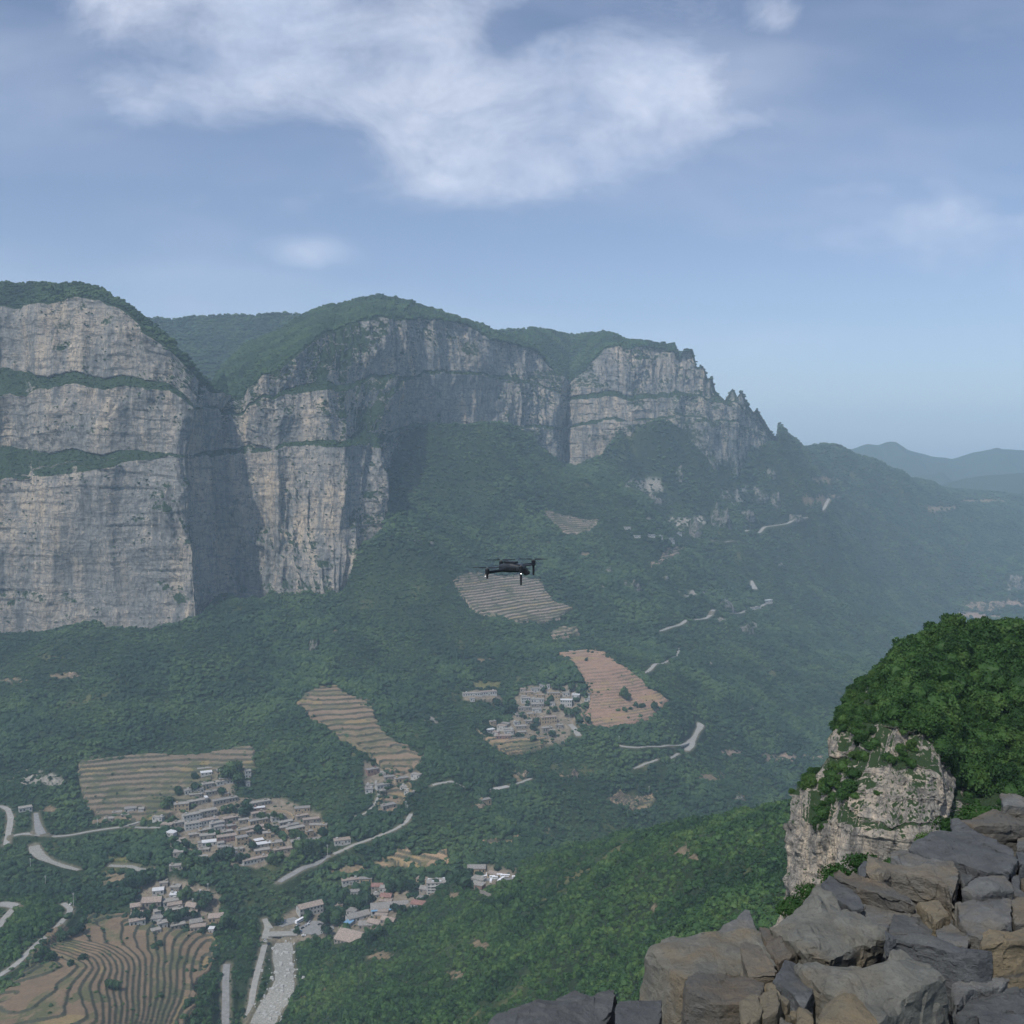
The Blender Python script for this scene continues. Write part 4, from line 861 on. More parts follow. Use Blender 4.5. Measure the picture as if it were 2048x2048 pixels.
def near_growth():
    V, nz, seg, vg = NV, NN, NSEG, NVEG
    dx = np.linalg.norm(np.diff(V, axis=1), axis=-1)[:-1]; dy = np.linalg.norm(np.diff(V, axis=0), axis=-1)[:, :-1]; A = dx * dy
    n_ = np.maximum(nz[:-1, :-1], 0); sg = seg[:-1][:, None] + 0 * n_.astype(int); v_ = vg[:-1, :-1]
    pu_, pv_ = proj(V[:-1, :-1, 0], V[:-1, :-1, 1], V[:-1, :-1, 2])
    right = np.clip((pu_ - 1880) / 60, 0, 1)
    top = (sg == 6) * np.clip((1 - ((pv_ > 1500) & (pu_ < 1700))), 0, 1)
    d = np.where(top, 1 / 1.1, np.where(sg >= 7, 1 / 9., 1 / 22. * (v_ > .42) + (1 / 4.) * (v_ > .3) * right * (sg >= 2) * (sg <= 5)))
    ledge1 = (((pu_ - 1668) / 62) ** 2 + ((pv_ - 1575) / 34) ** 2 < 1) | (((pu_ - 1632) / 26) ** 2 + ((pv_ - 1620) / 34) ** 2 < 1)
    ledge2 = (((pu_ - 1728) / 26) ** 2 + ((pv_ - 1480) / 44) ** 2 < 1) | (((pu_ - 1805) / 34) ** 2 + ((pv_ - 1512) / 24) ** 2 < 1) | (((pu_ - 1740) / 30) ** 2 + ((pv_ - 1405) / 30) ** 2 < 1)
    d = np.where(ledge1 | ledge2, 1 / 2.2, d)
    gap = (((pu_ - 1985) / 30) ** 2 + ((pv_ - 1400) / 18) ** 2 < 1); d = np.where(gap, 0, d)
    kk = R0.poisson(np.clip(A * d, 0, 3)); ii = np.repeat(np.arange(kk.size), kk.ravel()); rI, cI = np.unravel_index(ii, kk.shape)
    f1, f2 = R0.rand(len(ii), 1), R0.rand(len(ii), 1)
    p = V[rI, cI] * (1 - f1) + V[rI, cI + 1] * f1; p = p + (V[rI + 1, cI] - V[rI, cI]) * f2
    pl = pu_[rI, cI]; isTop = top[rI, cI] > 0; led = (ledge1 | ledge2)[rI, cI]
    s = np.where(isTop, .55 + 1.9 * R0.rand(len(p)) ** 2.2 + np.clip(fbm(p[:, 0] / 5, p[:, 1] / 5, p[:, 2] / 5, 2) * 1.2, -.3, .8), np.where(led, .6 + .7 * R0.rand(len(p)), .35 + .6 * R0.rand(len(p))))
    s = s * np.where(seg[rI] >= 7, 1.5, 1) * np.where((pl < 1775) & isTop, .62, 1)
    m = isTop | (seg[rI] >= 7)
    scatter('thicket', p[m] - [0, 0, .35], s[m], V_NEAR, 'bright green thicket covering the rounded top of the near crag', 'thicket', seed=21)
    scatter('ledge_shrubs', p[~m] - [0, 0, .3], s[~m], V_NEAR, 'green shrubs on the ledges and foot of the near crag', 'shrubs', squash=.9, seed=22)
# bushes growing on our own slope, just beyond the stone pile
def bush(u, v, Y, r, label, seed, mat=None, squash=.8, n=1800):
    x, y, z = P(u, v, Y)
    me = crown_mesh('foliage', seed, n, .06, .85, 11, mat or M_LEAFN)
    root = empty('bush', (x, y, z - r * 1.1)); f = link(bpy.data.objects.new('foliage', me)); f.parent = root; f.scale = (r, r, r * squash)
    f.location = (0, 0, r * .2)
    bm = bmesh.new()
    for a in range(4):
        c = bmesh.ops.create_cone(bm, segments=7, radius1=.05 * r, radius2=.02 * r, depth=r * 1.2, cap_ends=True)
        bmesh.ops.rotate(bm, verts=c['verts'], matrix=Matrix.Rotation(.35, 3, 'X')); bmesh.ops.translate(bm, verts=c['verts'], vec=(0, -.22 * r, r * .5))
        bmesh.ops.rotate(bm, verts=c['verts'], matrix=Matrix.Rotation(a * 1.6 + .3, 3, 'Z'))
    me = bpy.data.meshes.new('stem'); bm.to_mesh(me); bm.free(); me.materials.append(M_BARK); s = link(bpy.data.objects.new('stem', me)); s.parent = root
    tag(root, label, 'bush', 'bushes behind the stone pile'); return root
# ------------------------------------------------------------------ stone pile at our feet
from mathutils.geometry import delaunay_2d_cdt
def stone_mat(name, col, stain, st_amt, pale=.25, dark=(.06, .062, .065)):
    m, nt, b = new_mat(name); b.inputs['Roughness'].default_value = .82; b.inputs['Specular IOR Level'].default_value = .28
    big = noise_node(nt, 3.0, 5, .6); mid = noise_node(nt, 11, 8, .68); fine = noise_node(nt, 60, 8, .75); lay = noise_node(nt, 16, 5, .6, (.25, .25, 1.6), 'obj')
    c = mixc(nt, ramp(nt, mid, [(.34, (0, 0, 0)), (.66, (1, 1, 1))]), tuple(q * .72 for q in col), tuple(q * 1.22 for q in col))
    c = mixc(nt, ramp(nt, big, [(.58 - st_amt * .4, (0, 0, 0)), (.72 - st_amt * .35, (.9, .9, .9))]), c, stain)
    c = mixc(nt, ramp(nt, lay, [(.30, (.7, .7, .7)), (.42, (0, 0, 0))]), c, dark)
    c = mixc(nt, ramp(nt, fine, [(.28, (.55, .55, .55)), (.46, (0, 0, 0))]), c, dark)
    lich = noise_node(nt, 5.5, 9, .8)
    c = mixc(nt, ramp(nt, lich, [(.60, (0, 0, 0)), (.70, (pale, pale, pale))]), c, (.38, .39, .37))
    nt.links.new(c, b.inputs['Base Color'])
    n1 = bump(nt, b, mid, .04, .8); n2 = bump(nt, b, fine, .010, .9, n1); bump(nt, b, lay, .025, .5, n2); return m
ST = {'grey': stone_mat('grey sandstone', (.130, .135, .132), (.16, .135, .095), .22),
      'slate': stone_mat('blue grey sandstone', (.088, .095, .099), (.105, .105, .095), .15, .2),
      'pale': stone_mat('pale green grey sandstone', (.150, .152, .133), (.17, .142, .098), .30, .35),
      'tan': stone_mat('tan sandstone', (.175, .145, .100), (.13, .125, .11), .45, .15),
      'brown': stone_mat('rusty brown sandstone', (.135, .108, .076), (.10, .10, .092), .45, .3),
      'yellow': stone_mat('ochre broken sandstone', (.21, .165, .098), (.15, .135, .10), .35, .1)}
def q3(p): return (1448 + p[0] / 3.22, 1540 + p[1] / 3.22)
def on_plane(u, v, z0, gx, gy):
    dx, dy, dz = ray(u, v); t = z0 / (dz - gx * dx - gy * (dy)); return np.array([dx * t, dy * t, dz * t])
def rock(poly, z0, th, kind, label, gx=0.0, gy=0.0, peaks=(), crop=True, group='stones of the pile', taper=.9, seed=0, vox=None, lean=(0, 0)):
    pts = [q3(p) if crop else p for p in poly]; pk = [((q3(p[:2]) if crop else p[:2]), p[2]) for p in peaks]
    r = np.random.RandomState(seed + len(label) * 7)
    T = [on_plane(u, v, z0, gx, gy) for u, v in pts]
    c = np.mean(T, 0); n = len(T)
    T = [t + (0, 0, r.uniform(-.012, .012)) for t in T]
    I = [on_plane(u, v, z0, gx, gy) + (0, 0, dz) for (u, v), dz in pk]
    # points seen at (u, v) keep that direction when raised
    I = [np.array(i) for i in I]
    co2 = [Vector((t[0], t[1])) for t in T + I]
    vs, es, fs, *_ = delaunay_2d_cdt(co2, [], [list(range(n))], 1, 1e-5)
    Zs = {i: (T + I)[i][2] for i in range(len(T + I))}
    def zat(p):
        d = [(abs(p.x - t[0]) + abs(p.y - t[1]), t[2]) for t in T + I]; return min(d)[1]
    bm = bmesh.new(); tv = [bm.verts.new((p.x, p.y, zat(p))) for p in vs]
    for f in fs: bm.faces.new([tv[i] for i in f])
    bm.normal_update()
    if sum(f.normal.z * f.calc_area() for f in bm.faces) < 0: bmesh.ops.reverse_faces(bm, faces=bm.faces)
    be = [e for e in bm.edges if len(e.link_faces) == 1]
    ret = bmesh.ops.extrude_face_region(bm, geom=list(bm.faces), use_keep_orig=True)
    low = [v for v in ret['geom'] if isinstance(v, bmesh.types.BMVert)]
    for v in low:
        v.co = Vector((c[0] + (v.co.x - c[0]) * taper + lean[0], c[1] + (v.co.y - c[1]) * taper + lean[1], v.co.z - th * (.85 + .3 * r.rand())))
    bmesh.ops.recalc_face_normals(bm, faces=bm.faces)
    bmesh.ops.triangulate(bm, faces=bm.faces)
    for v in bm.verts: v.co -= Vector(c)
    me = bpy.data.meshes.new('stone'); bm.to_mesh(me); bm.free()
    o = bpy.data.objects.new('stone', me); link(o); o.location = c
    size = max(np.ptp([t[0] for t in T]), np.ptp([t[1] for t in T]))
    md = o.modifiers.new('r', 'REMESH'); md.mode = 'VOXEL'; md.voxel_size = vox or max(.0045, size / 75)
    dg = bpy.context.evaluated_depsgraph_get(); e = o.evaluated_get(dg); nm = bpy.data.meshes.new_from_object(e); o.modifiers.clear(); o.data = nm; nm.name = 'stone'
    N_ = len(nm.vertices); co = np.empty(N_ * 3, np.float32); nm.vertices.foreach_get('co', co); co = co.reshape(-1, 3)
    no = np.empty(N_ * 3, np.float32); nm.vertex_normals.foreach_get('vector', no); no = no.reshape(-1, 3)
    x, y, z = (co + c).T.astype(float); k = .35 + min(size, .8)
    d = np.round(fbm(x * 6, y * 6, z * 6 + seed, 2, .5) * 3) / 3 * .022 + np.round(fbm(x * 13 + 9, y * 13, z * 26, 3, .6) * 3) / 3 * .010 + fbm(x * 40, y * 40, z * 60, 4, .65) * .006
    co = co + no * (d * k)[:, None]; nm.vertices.foreach_set('co', co.astype(np.float32).ravel())
    nm.materials.clear(); nm.materials.append(ST[kind]); nm.polygons.foreach_set('material_index', np.zeros(len(nm.polygons), np.int32)); nm.update()
    md = o.modifiers.new('d', 'DECIMATE'); md.ratio = .10; dg = bpy.context.evaluated_depsgraph_get(); nm2 = bpy.data.meshes.new_from_object(o.evaluated_get(dg)); o.modifiers.clear(); o.data = nm2; bpy.data.meshes.remove(nm); nm2.name = 'stone'
    nm2.polygons.foreach_set('use_smooth', np.ones(len(nm2.polygons), bool)); nm2.set_sharp_from_angle(angle=rad(24))
    tag(o, label, 'rock', group); return o
def build_pile():
    # bed of the ledge under the stones
    outl = [(975,2075),(1150,2030),(1240,2040),(1300,1935),(1400,1895),(1500,1880),(1560,1865),(1640,1800),(1700,1762),(1800,1735),(1900,1700),(1960,1650),(2140,1612),(2500,1640),(3100,1760),(3600,2300),(900,2300)]
    poly = [tuple(on_plane(u, v, -1.80, 0, 0)[:2]) for u, v in outl]; xs = np.linspace(-.6, 5.2, 190); ys = np.linspace(.6, 6.4, 190); X, Y = np.meshgrid(xs, ys)
    ins = in_poly(X, Y, poly).astype(float); d = ins.copy()
    for _ in range(16): d[1:-1] = (d[2:] + d[:-2] + 2 * d[1:-1]) / 4; d[:, 1:-1] = (d[:, 2:] + d[:, :-2] + 2 * d[:, 1:-1]) / 4
    e = np.clip((d - .5) * 2, 0, 1); drop = np.where(ins > 0, (1 - np.clip(e * 3, 0, 1)) * .22, .25 + (1 - np.clip(d * 2, 0, 1)) * 7)
    Z = -1.80 - drop + np.round(fbm(X * 1.4, Y * 1.4, 0 * X, 3) * 4) / 4 * .10 - .08 + fbm(X * 7, Y * 7, 0 * X, 4) * .05
    tag(mesh_obj('ledge', np.stack([X, Y, Z], -1).reshape(-1, 3), grid_faces(*X.shape), ST['brown']), kind='structure')
    # the slope falling from the ledge to the bushes
    us = np.array([1575, 1595, 1640, 1680, 1740, 1795, 1870, 1915, 1965, 2100, 2400, 3000]); vb = np.array([1870, 1850, 1818, 1785, 1768, 1760, 1712, 1692, 1668, 1650, 1660, 1720]); Yb = np.array([19, 19, 20, 21, 23, 23, 25, 27, 30, 31, 31, 31.])
    uu = np.linspace(1575, 3000, 160); B = np.array([P(u, np.interp(u, us, vb), np.interp(u, us, Yb)) for u in uu]); t = np.linspace(0, 1, 60)[:, None, None]
    A_ = np.stack([B[:, 0] / B[:, 1] * 5.6, 0 * uu + 5.6, 0 * uu - 5.2], 1); V = A_[None] * (1 - t) + B[None] * t
    back = B + np.stack([B[:, 0] * .25, B[:, 1] * .25, 0 * uu - 24], 1); V = np.concatenate([V, B[None] * (1 - t[1::4]) + back[None] * t[1::4]], 0)
    V[..., 2] += fbm(V[..., 0] * .8, V[..., 1] * .8, 0 * V[..., 0], 4) * .35 - .25
    tag(mesh_obj('slope', V.reshape(-1, 3), grid_faces(V.shape[0], V.shape[1]), M_CRAG, smooth=True, attrs={'veg': ('FLOAT', np.full(V.shape[:2], .45).ravel())}), kind='structure')
    R = rock
    R([(1785,165),(1880,168),(2040,185),(2040,245),(1795,238)], -1.50, .22, 'grey', 'small grey stone with a rusty rim, highest of the whole pile at its right end', seed=1)
    R([(1500,315),(1620,288),(1720,266),(1755,236),(2060,215),(2060,352),(1780,352),(1600,350)], -1.53, .30, 'brown', 'thick rusty brown slab just below the highest stone, dark along its front', peaks=[(1750,300,.01)], taper=.97, seed=2)
    R([(1478,338),(1510,348),(1700,425),(1870,500),(1870,548),(1700,480),(1535,408),(1474,398)], -1.55, .16, 'slate', 'long narrow blue grey plank of stone under the rusty brown top slab', seed=3)
    R([(1200,505),(1250,455),(1335,400),(1400,400),(1540,410),(1700,470),(1860,545),(1882,600),(1835,662),(1700,655),(1650,635),(1500,595),(1300,548)], -1.52, .15, 'slate', 'wide flat blue grey slab with white scars, leaning across the upper right of the pile', peaks=[(1330,470,.02),(1600,520,.012)], seed=4)
    R([(1068,565),(1075,522),(1140,515),(1310,560),(1470,600),(1510,665),(1502,745),(1468,782),(1400,740),(1330,670),(1180,612)], -1.52, .20, 'grey', 'long rounded grey stone between the tan slab and the wide blue grey slab', peaks=[(1300,620,.02)], seed=5)
    R([(915,655),(922,562),(1000,555),(1180,610),(1310,662),(1400,705),(1465,785),(1400,740),(1290,700),(1150,672),(1060,655),(990,690)], -1.49, .19, 'tan', 'long tan slab with a deep dark undercut front, left of the rounded grey stone', taper=.98, lean=(.03,-.035), seed=6)
    R([(868,640),(912,570),(935,600),(925,668),(890,690)], -1.58, .18, 'slate', 'narrow blue grey stone tucked against the left tip of the tan slab', seed=7)
    R([(690,655),(740,632),(800,662),(830,642),(885,690),(1030,730),(1170,790),(1242,850),(1238,868),(1190,872),(1000,805),(850,770),(705,690)], -1.50, .14, 'brown', 'flat orange brown slab below the tan slab, lying on a dark streaked stone', peaks=[(900,745,.012)], seed=8)
    R([(632,720),(678,690),(722,690),(850,782),(902,872),(880,902),(832,906),(700,800)], -1.51, .20, 'slate', 'smooth blue grey wedge beside the top of the big pale boulder', seed=9)
    R([(850,782),(1000,812),(1190,882),(1310,912),(1345,962),(1300,955),(1090,942),(1052,1030),(950,1000),(852,916),(902,872)], -1.54, .22, 'grey', 'rough dark grey stone with white streaks under the orange brown slab', seed=10)
    R([(288,1000),(360,955),(432,920),(540,790),(600,742),(692,782),(750,890),(852,916),(960,1000),(1046,1045),(870,1112),(742,1182),(702,1232),(540,1192),(480,1122),(380,1062)], -1.47, .26, 'pale', 'big pale greenish boulder with a pointed top, largest on the left half of the pile', peaks=[(600,900,.05),(660,1000,.03),(560,1060,.02)], taper=.86, seed=11, vox=.0065)
    R([(1055,992),(1090,942),(1300,952),(1346,1010),(1340,1072),(1200,1060),(1062,1036)], -1.54, .16, 'slate', 'small dark block wedged under the white streaked stone, right of the pale boulder', seed=12)
    R([(1250,850),(1300,826),(1382,832),(1420,880),(1462,930),(1440,926),(1352,982),(1332,932)], -1.50, .14, 'yellow', 'small ochre block between the dark block and the big squarish grey stone', taper=1.0, seed=13)
    R([(1400,850),(1470,850),(1500,960),(1470,985),(1440,920)], -1.60, .14, 'grey', 'small grey chip just right of the ochre block', seed=14)
    R([(1476,842),(1600,826),(1800,832),(1842,852),(1866,990),(1720,1032),(1662,1082),(1560,1052),(1522,962)], -1.50, .20, 'grey', 'big squarish grey stone with pale speckles at the right of the pile', peaks=[(1640,930,.025)], seed=15)
    R([(1775,832),(2040,820),(2040,990),(1872,992),(1850,872)], -1.53, .2, 'grey', 'grey stone with a tan corner, cut by the right edge above the ochre boulder', seed=16)
    R([(1530,772),(1640,702),(1682,672),(1800,672),(1852,712),(1862,762),(1740,792),(1652,812)], -1.48, .11, 'grey', 'grey boulder with a square tan patch, above the big squarish grey stone', peaks=[(1690,740,.02)], taper=.8, seed=17)
    R([(1510,642),(1552,612),(1642,672),(1562,722),(1546,762)], -1.56, .12, 'slate', 'small pointed blue grey stone under the wide slab, beside the rounded grey stone', seed=18)
    R([(1842,692),(1900,676),(1912,742),(1950,770),(1950,815),(1868,810)], -1.55, .15, 'slate', 'small blue grey stone right of the boulder with the square patch', seed=19)
    R([(1882,532),(2040,520),(2040,600),(1900,620)], -1.53, .10, 'slate', 'flat dark stone at the right edge, upper of two below the brown top slab', seed=20)
    R([(1880,440),(2040,430),(2040,515),(1885,500)], -1.58, .09, 'grey', 'thin layered grey stone at the right edge under the brown top slab', seed=21)
    R([(1905,640),(2040,620),(2040,790),(1925,760)], -1.58, .16, 'brown', 'shadowed brown stone at the right edge beside the wide blue grey slab', seed=22)
    R([(1032,1050),(1062,1036),(1200,1062),(1382,1086),(1560,1135),(1722,1168),(1630,1192),(1480,1160),(1300,1110),(1120,1080),(1045,1100)], -1.44, .19, 'slate', 'long heavy grey block with a broad front face, right of the pale boulder', taper=.98, lean=(0,-.02), seed=23)
    R([(1355,1012),(1462,986),(1540,1020),(1582,1102),(1572,1132),(1430,1097),(1372,1072)], -1.52, .13, 'grey', 'small pale grey stone lying behind the long heavy block', seed=24)
    R([(1645,1092),(1700,1042),(1800,1012),(2040,1000),(2040,1085),(1832,1118),(1650,1118)], -1.42, .22, 'yellow', 'ochre topped boulder with a grey side, at the right edge', taper=.95, lean=(0,-.03), seed=25)
    R([(470,1262),(560,1242),(900,1262),(980,1242),(1080,1176),(1132,1166),(1212,1212),(1382,1292),(1425,1330),(1380,1352),(1240,1440),(1120,1502),(1000,1622),(862,1482),(742,1442),(562,1352)], -1.42, .30, 'pale', 'broadest foreground stone, tan grey top and deep dark front at the bottom edge', peaks=[(1080,1300,.03),(800,1350,.02)], taper=1.0, lean=(.02,.0), seed=26, vox=.0065)
    R([(318,1352),(400,1222),(462,1236),(562,1362),(576,1432),(512,1532),(442,1442)], -1.44, .25, 'slate', 'grey block standing between the small ochre stones and the largest front stone', taper=.85, seed=27)
    R([(232,1002),(332,1042),(452,1112),(492,1182),(420,1215),(352,1250),(272,1122)], -1.50, .25, 'brown', 'brown squarish stone wedged left of the big pale boulder', peaks=[(360,1130,.03)], seed=28)
    R([(300,1060),(380,1070),(380,1120),(310,1130)], -1.70, .1, 'brown', 'small brown stone in the dark gap below the left tip of the pale boulder', seed=29)
    R([(1291,1895),(1332,1866),(1396,1864),(1440,1862),(1485,1859),(1518,1862),(1535,1900),(1550,1931),(1520,1940),(1485,1944),(1430,1955),(1372,1966),(1345,1945),(1320,1923)], -1.50, .55, 'pale', 'huge flat topped boulder at lower left with a long side falling away', crop=False, taper=1.12, lean=(-.06,-.02), seed=30, vox=.008, peaks=[(1400,1900,.02)])
    R([(1400,1868),(1430,1852),(1470,1835),(1488,1816),(1500,1816),(1517,1856),(1450,1863)], -1.50, .12, 'grey', 'sharp pointed grey stone standing on the far rim of the huge flat topped boulder', crop=False, seed=31)
    R([(958,2052),(990,2015),(1060,2003),(1110,1996),(1150,1985),(1180,1992),(1220,1977),(1232,1980),(1226,2010),(1205,2035),(1195,2090),(960,2110)], -1.55, .35, 'slate', 'wide blue grey slab at the bottom edge, leftmost stone of the pile', crop=False, seed=32, peaks=[(1100,2030,.015)])
    R([(1230,2012),(1238,2000),(1325,2000),(1322,2025),(1308,2070),(1300,2110),(1228,2110)], -1.50, .35, 'slate', 'small squarish grey block between the leftmost slab and the huge boulder', crop=False, seed=33)
    R([(1368,1968),(1400,1950),(1450,1944),(1500,1948),(1530,1965),(1520,2000),(1490,2010),(1440,2010),(1375,1990)], -1.46, .35, 'brown', 'layered dark brown stone leaning on the front of the huge boulder', crop=False, seed=34, taper=1.1)
    R([(95,1100),(140,1082),(240,1120),(330,1250),(345,1335),(250,1340),(150,1322),(112,1200)], -1.46, .12, 'tan', 'ragged tan piece lying on the right part of the huge boulder', seed=35)
    R([(250,1352),(312,1372),(380,1440),(430,1502),(402,1532),(342,1440),(270,1400)], -1.40, .06, 'yellow', 'thin ochre splinter leaning on the grey block, above the broken ochre stones', group='broken ochre stones', seed=36)
    R([(112,1500),(180,1472),(215,1480),(238,1560),(210,1600),(130,1625)], -1.38, .10, 'yellow', 'ochre stone with a split face, leftmost of the broken ones at the bottom edge', group='broken ochre stones', seed=37)
    R([(222,1490),(262,1448),(340,1440),(355,1500),(345,1570),(255,1600)], -1.38, .11, 'yellow', 'largest broken ochre stone at the bottom edge, beside the leftmost split one', group='broken ochre stones', seed=38)
    R([(400,1560),(440,1545),(472,1552),(468,1600),(420,1615)], -1.42, .06, 'yellow', 'smallest ochre chip between the largest broken stone and the narrow one', group='broken ochre stones', seed=39)
    R([(476,1545),(542,1542),(574,1622),(560,1690),(482,1660)], -1.41, .08, 'yellow', 'narrow upright ochre stone, rightmost of the broken ones at the bottom edge', group='broken ochre stones', seed=40)
    R([(360,1590),(400,1600),(470,1620),(470,1720),(350,1720)], -1.40, .08, 'tan', 'low tan chip cut off by the bottom edge under the smallest ochre chip', group='broken ochre stones', seed=41)
    R([(640,1532),(700,1490),(782,1456),(852,1472),(910,1540),(972,1602),(990,1720),(700,1720),(590,1620)], -1.36, .14, 'yellow', 'ochre stone with a ridged top in front of the largest stone, at the bottom edge', peaks=[(780,1530,.03)], seed=42)
    R([(560,1372),(650,1420),(740,1475),(650,1532),(560,1540),(520,1520),(575,1440)], -1.58, .2, 'slate', 'dark stone deep in the gap in front of the largest stone', seed=43)
    R([(1470,1375),(1560,1330),(1700,1292),(1852,1335),(1780,1380),(1640,1400),(1560,1440),(1490,1530)], -1.52, .2, 'grey', 'dark grey stone in the shade under the long heavy block', seed=44)
    R([(1600,1440),(1780,1390),(1900,1360),(2060,1330),(2060,1560),(1800,1560),(1640,1600),(1500,1640),(1480,1560)], -1.55, .3, 'slate', 'black shadowed stone filling the lower right corner', seed=45)
    R([(1640,1560),(1830,1560),(2060,1560),(2060,1760),(1640,1760)], -1.50, .3, 'slate', 'dark flat stone along the bottom edge in the right corner', seed=46)
    R([(740,1190),(900,1140),(1030,1075),(1060,1110),(1090,1160),(980,1238),(900,1250),(720,1240)], -1.62, .2, 'slate', 'filler in the shaded gap between the pale boulder and the largest front stone', seed=47)  # dark slate piece added to stand for the shade in this gap
    R([(455,1200),(520,1180),(640,1215),(620,1245),(470,1240)], -1.60, .14, 'slate', 'thin dark stone under the front tip of the pale boulder', seed=48)
    R([(30,2700),(10,2705)] if False else [(1700,1200),(1760,1180),(1800,1290),(1720,1300)], -1.56, .15, 'slate', 'small dark stone between the long heavy block and the ochre topped boulder', seed=49)
build_pile()
r = np.random.RandomState(3); gv, gf = [], []
for _ in range(900):
    u = r.uniform(1240, 2080); v = r.uniform(1700, 2080)
    if v < 2010 - (u - 1300) * .50 + 25: continue
    c = on_plane(u, v, -1.74, 0, 0); s_ = .008 + .03 * r.rand() ** 3; bm = bmesh.new(); pts_ = [bm.verts.new(q) for q in (r.randn(9, 3) * [1, 1, .6])]
    bmesh.ops.convex_hull(bm, input=pts_); bm.verts.index_update(); o0 = len(gv); vv = [v_ for v_ in bm.verts]; ix = {v_: i for i, v_ in enumerate(vv)}
    gv += [tuple(c + np.array(v_.co) * s_) for v_ in vv]; gf += [tuple(o0 + ix[q] for q in f.verts) for f in bm.faces]; bm.free()
tag(mesh_obj('rubble', gv, gf, ST['tan']), 'small chips and rubble filling the gaps between the stones', 'rubble', kind='stuff')

# ------------------------------------------------------------------ drone
M_DR = simple('matte charcoal plastic', (.010, .013, .018), .45, .1, 20); M_DR2 = simple('dark grey shell', (.022, .028, .036), .38, .08, 20)
M_LED = simple('white position lamp', (1, 1, 1), .4, 0, 1, emis=5); M_LENS = simple('lens glass', (.01, .012, .016), .08, 0, 5)
def bmobj(name, build, mat, parent, bev=0.0, smooth=True):
    bm = bmesh.new(); build(bm)
    if bev: bmesh.ops.bevel(bm, geom=list(bm.edges), offset=bev, segments=2, affect='EDGES', clamp_overlap=True)
    bmesh.ops.recalc_face_normals(bm, faces=bm.faces)
    me = bpy.data.meshes.new(name); bm.to_mesh(me); bm.free(); me.materials.append(mat); o = link(bpy.data.objects.new(name, me)); o.parent = parent; return o
def box(bm, c, s, rot=(0, 0, 0), taper=None):
    g = bmesh.ops.create_cube(bm, size=1)['verts']; M = Matrix.Translation(c) @ (Matrix.Rotation(rot[2], 4, 'Z') @ Matrix.Rotation(rot[1], 4, 'Y') @ Matrix.Rotation(rot[0], 4, 'X'))
    for v in g:
        k = 1.0
        if taper: k = 1 + taper[1] * v.co[taper[0]] * 2
        p = Vector((v.co.x * s[0], v.co.y * s[1], v.co.z * s[2]))
        if taper:
            for a in range(3):
                if a != taper[0]: p[a] *= k
        v.co = M @ p
    return g
def rod(bm, a, b, r0, r1=None, seg=10):
    a, b = Vector(a), Vector(b); r1 = r0 if r1 is None else r1
    g = bmesh.ops.create_cone(bm, segments=seg, radius1=r0, radius2=r1, depth=(b - a).length, cap_ends=True)['verts']
    M = Matrix.Translation((a + b) / 2) @ (b - a).to_track_quat('Z', 'Y').to_matrix().to_4x4()
    for v in g: v.co = M @ v.co
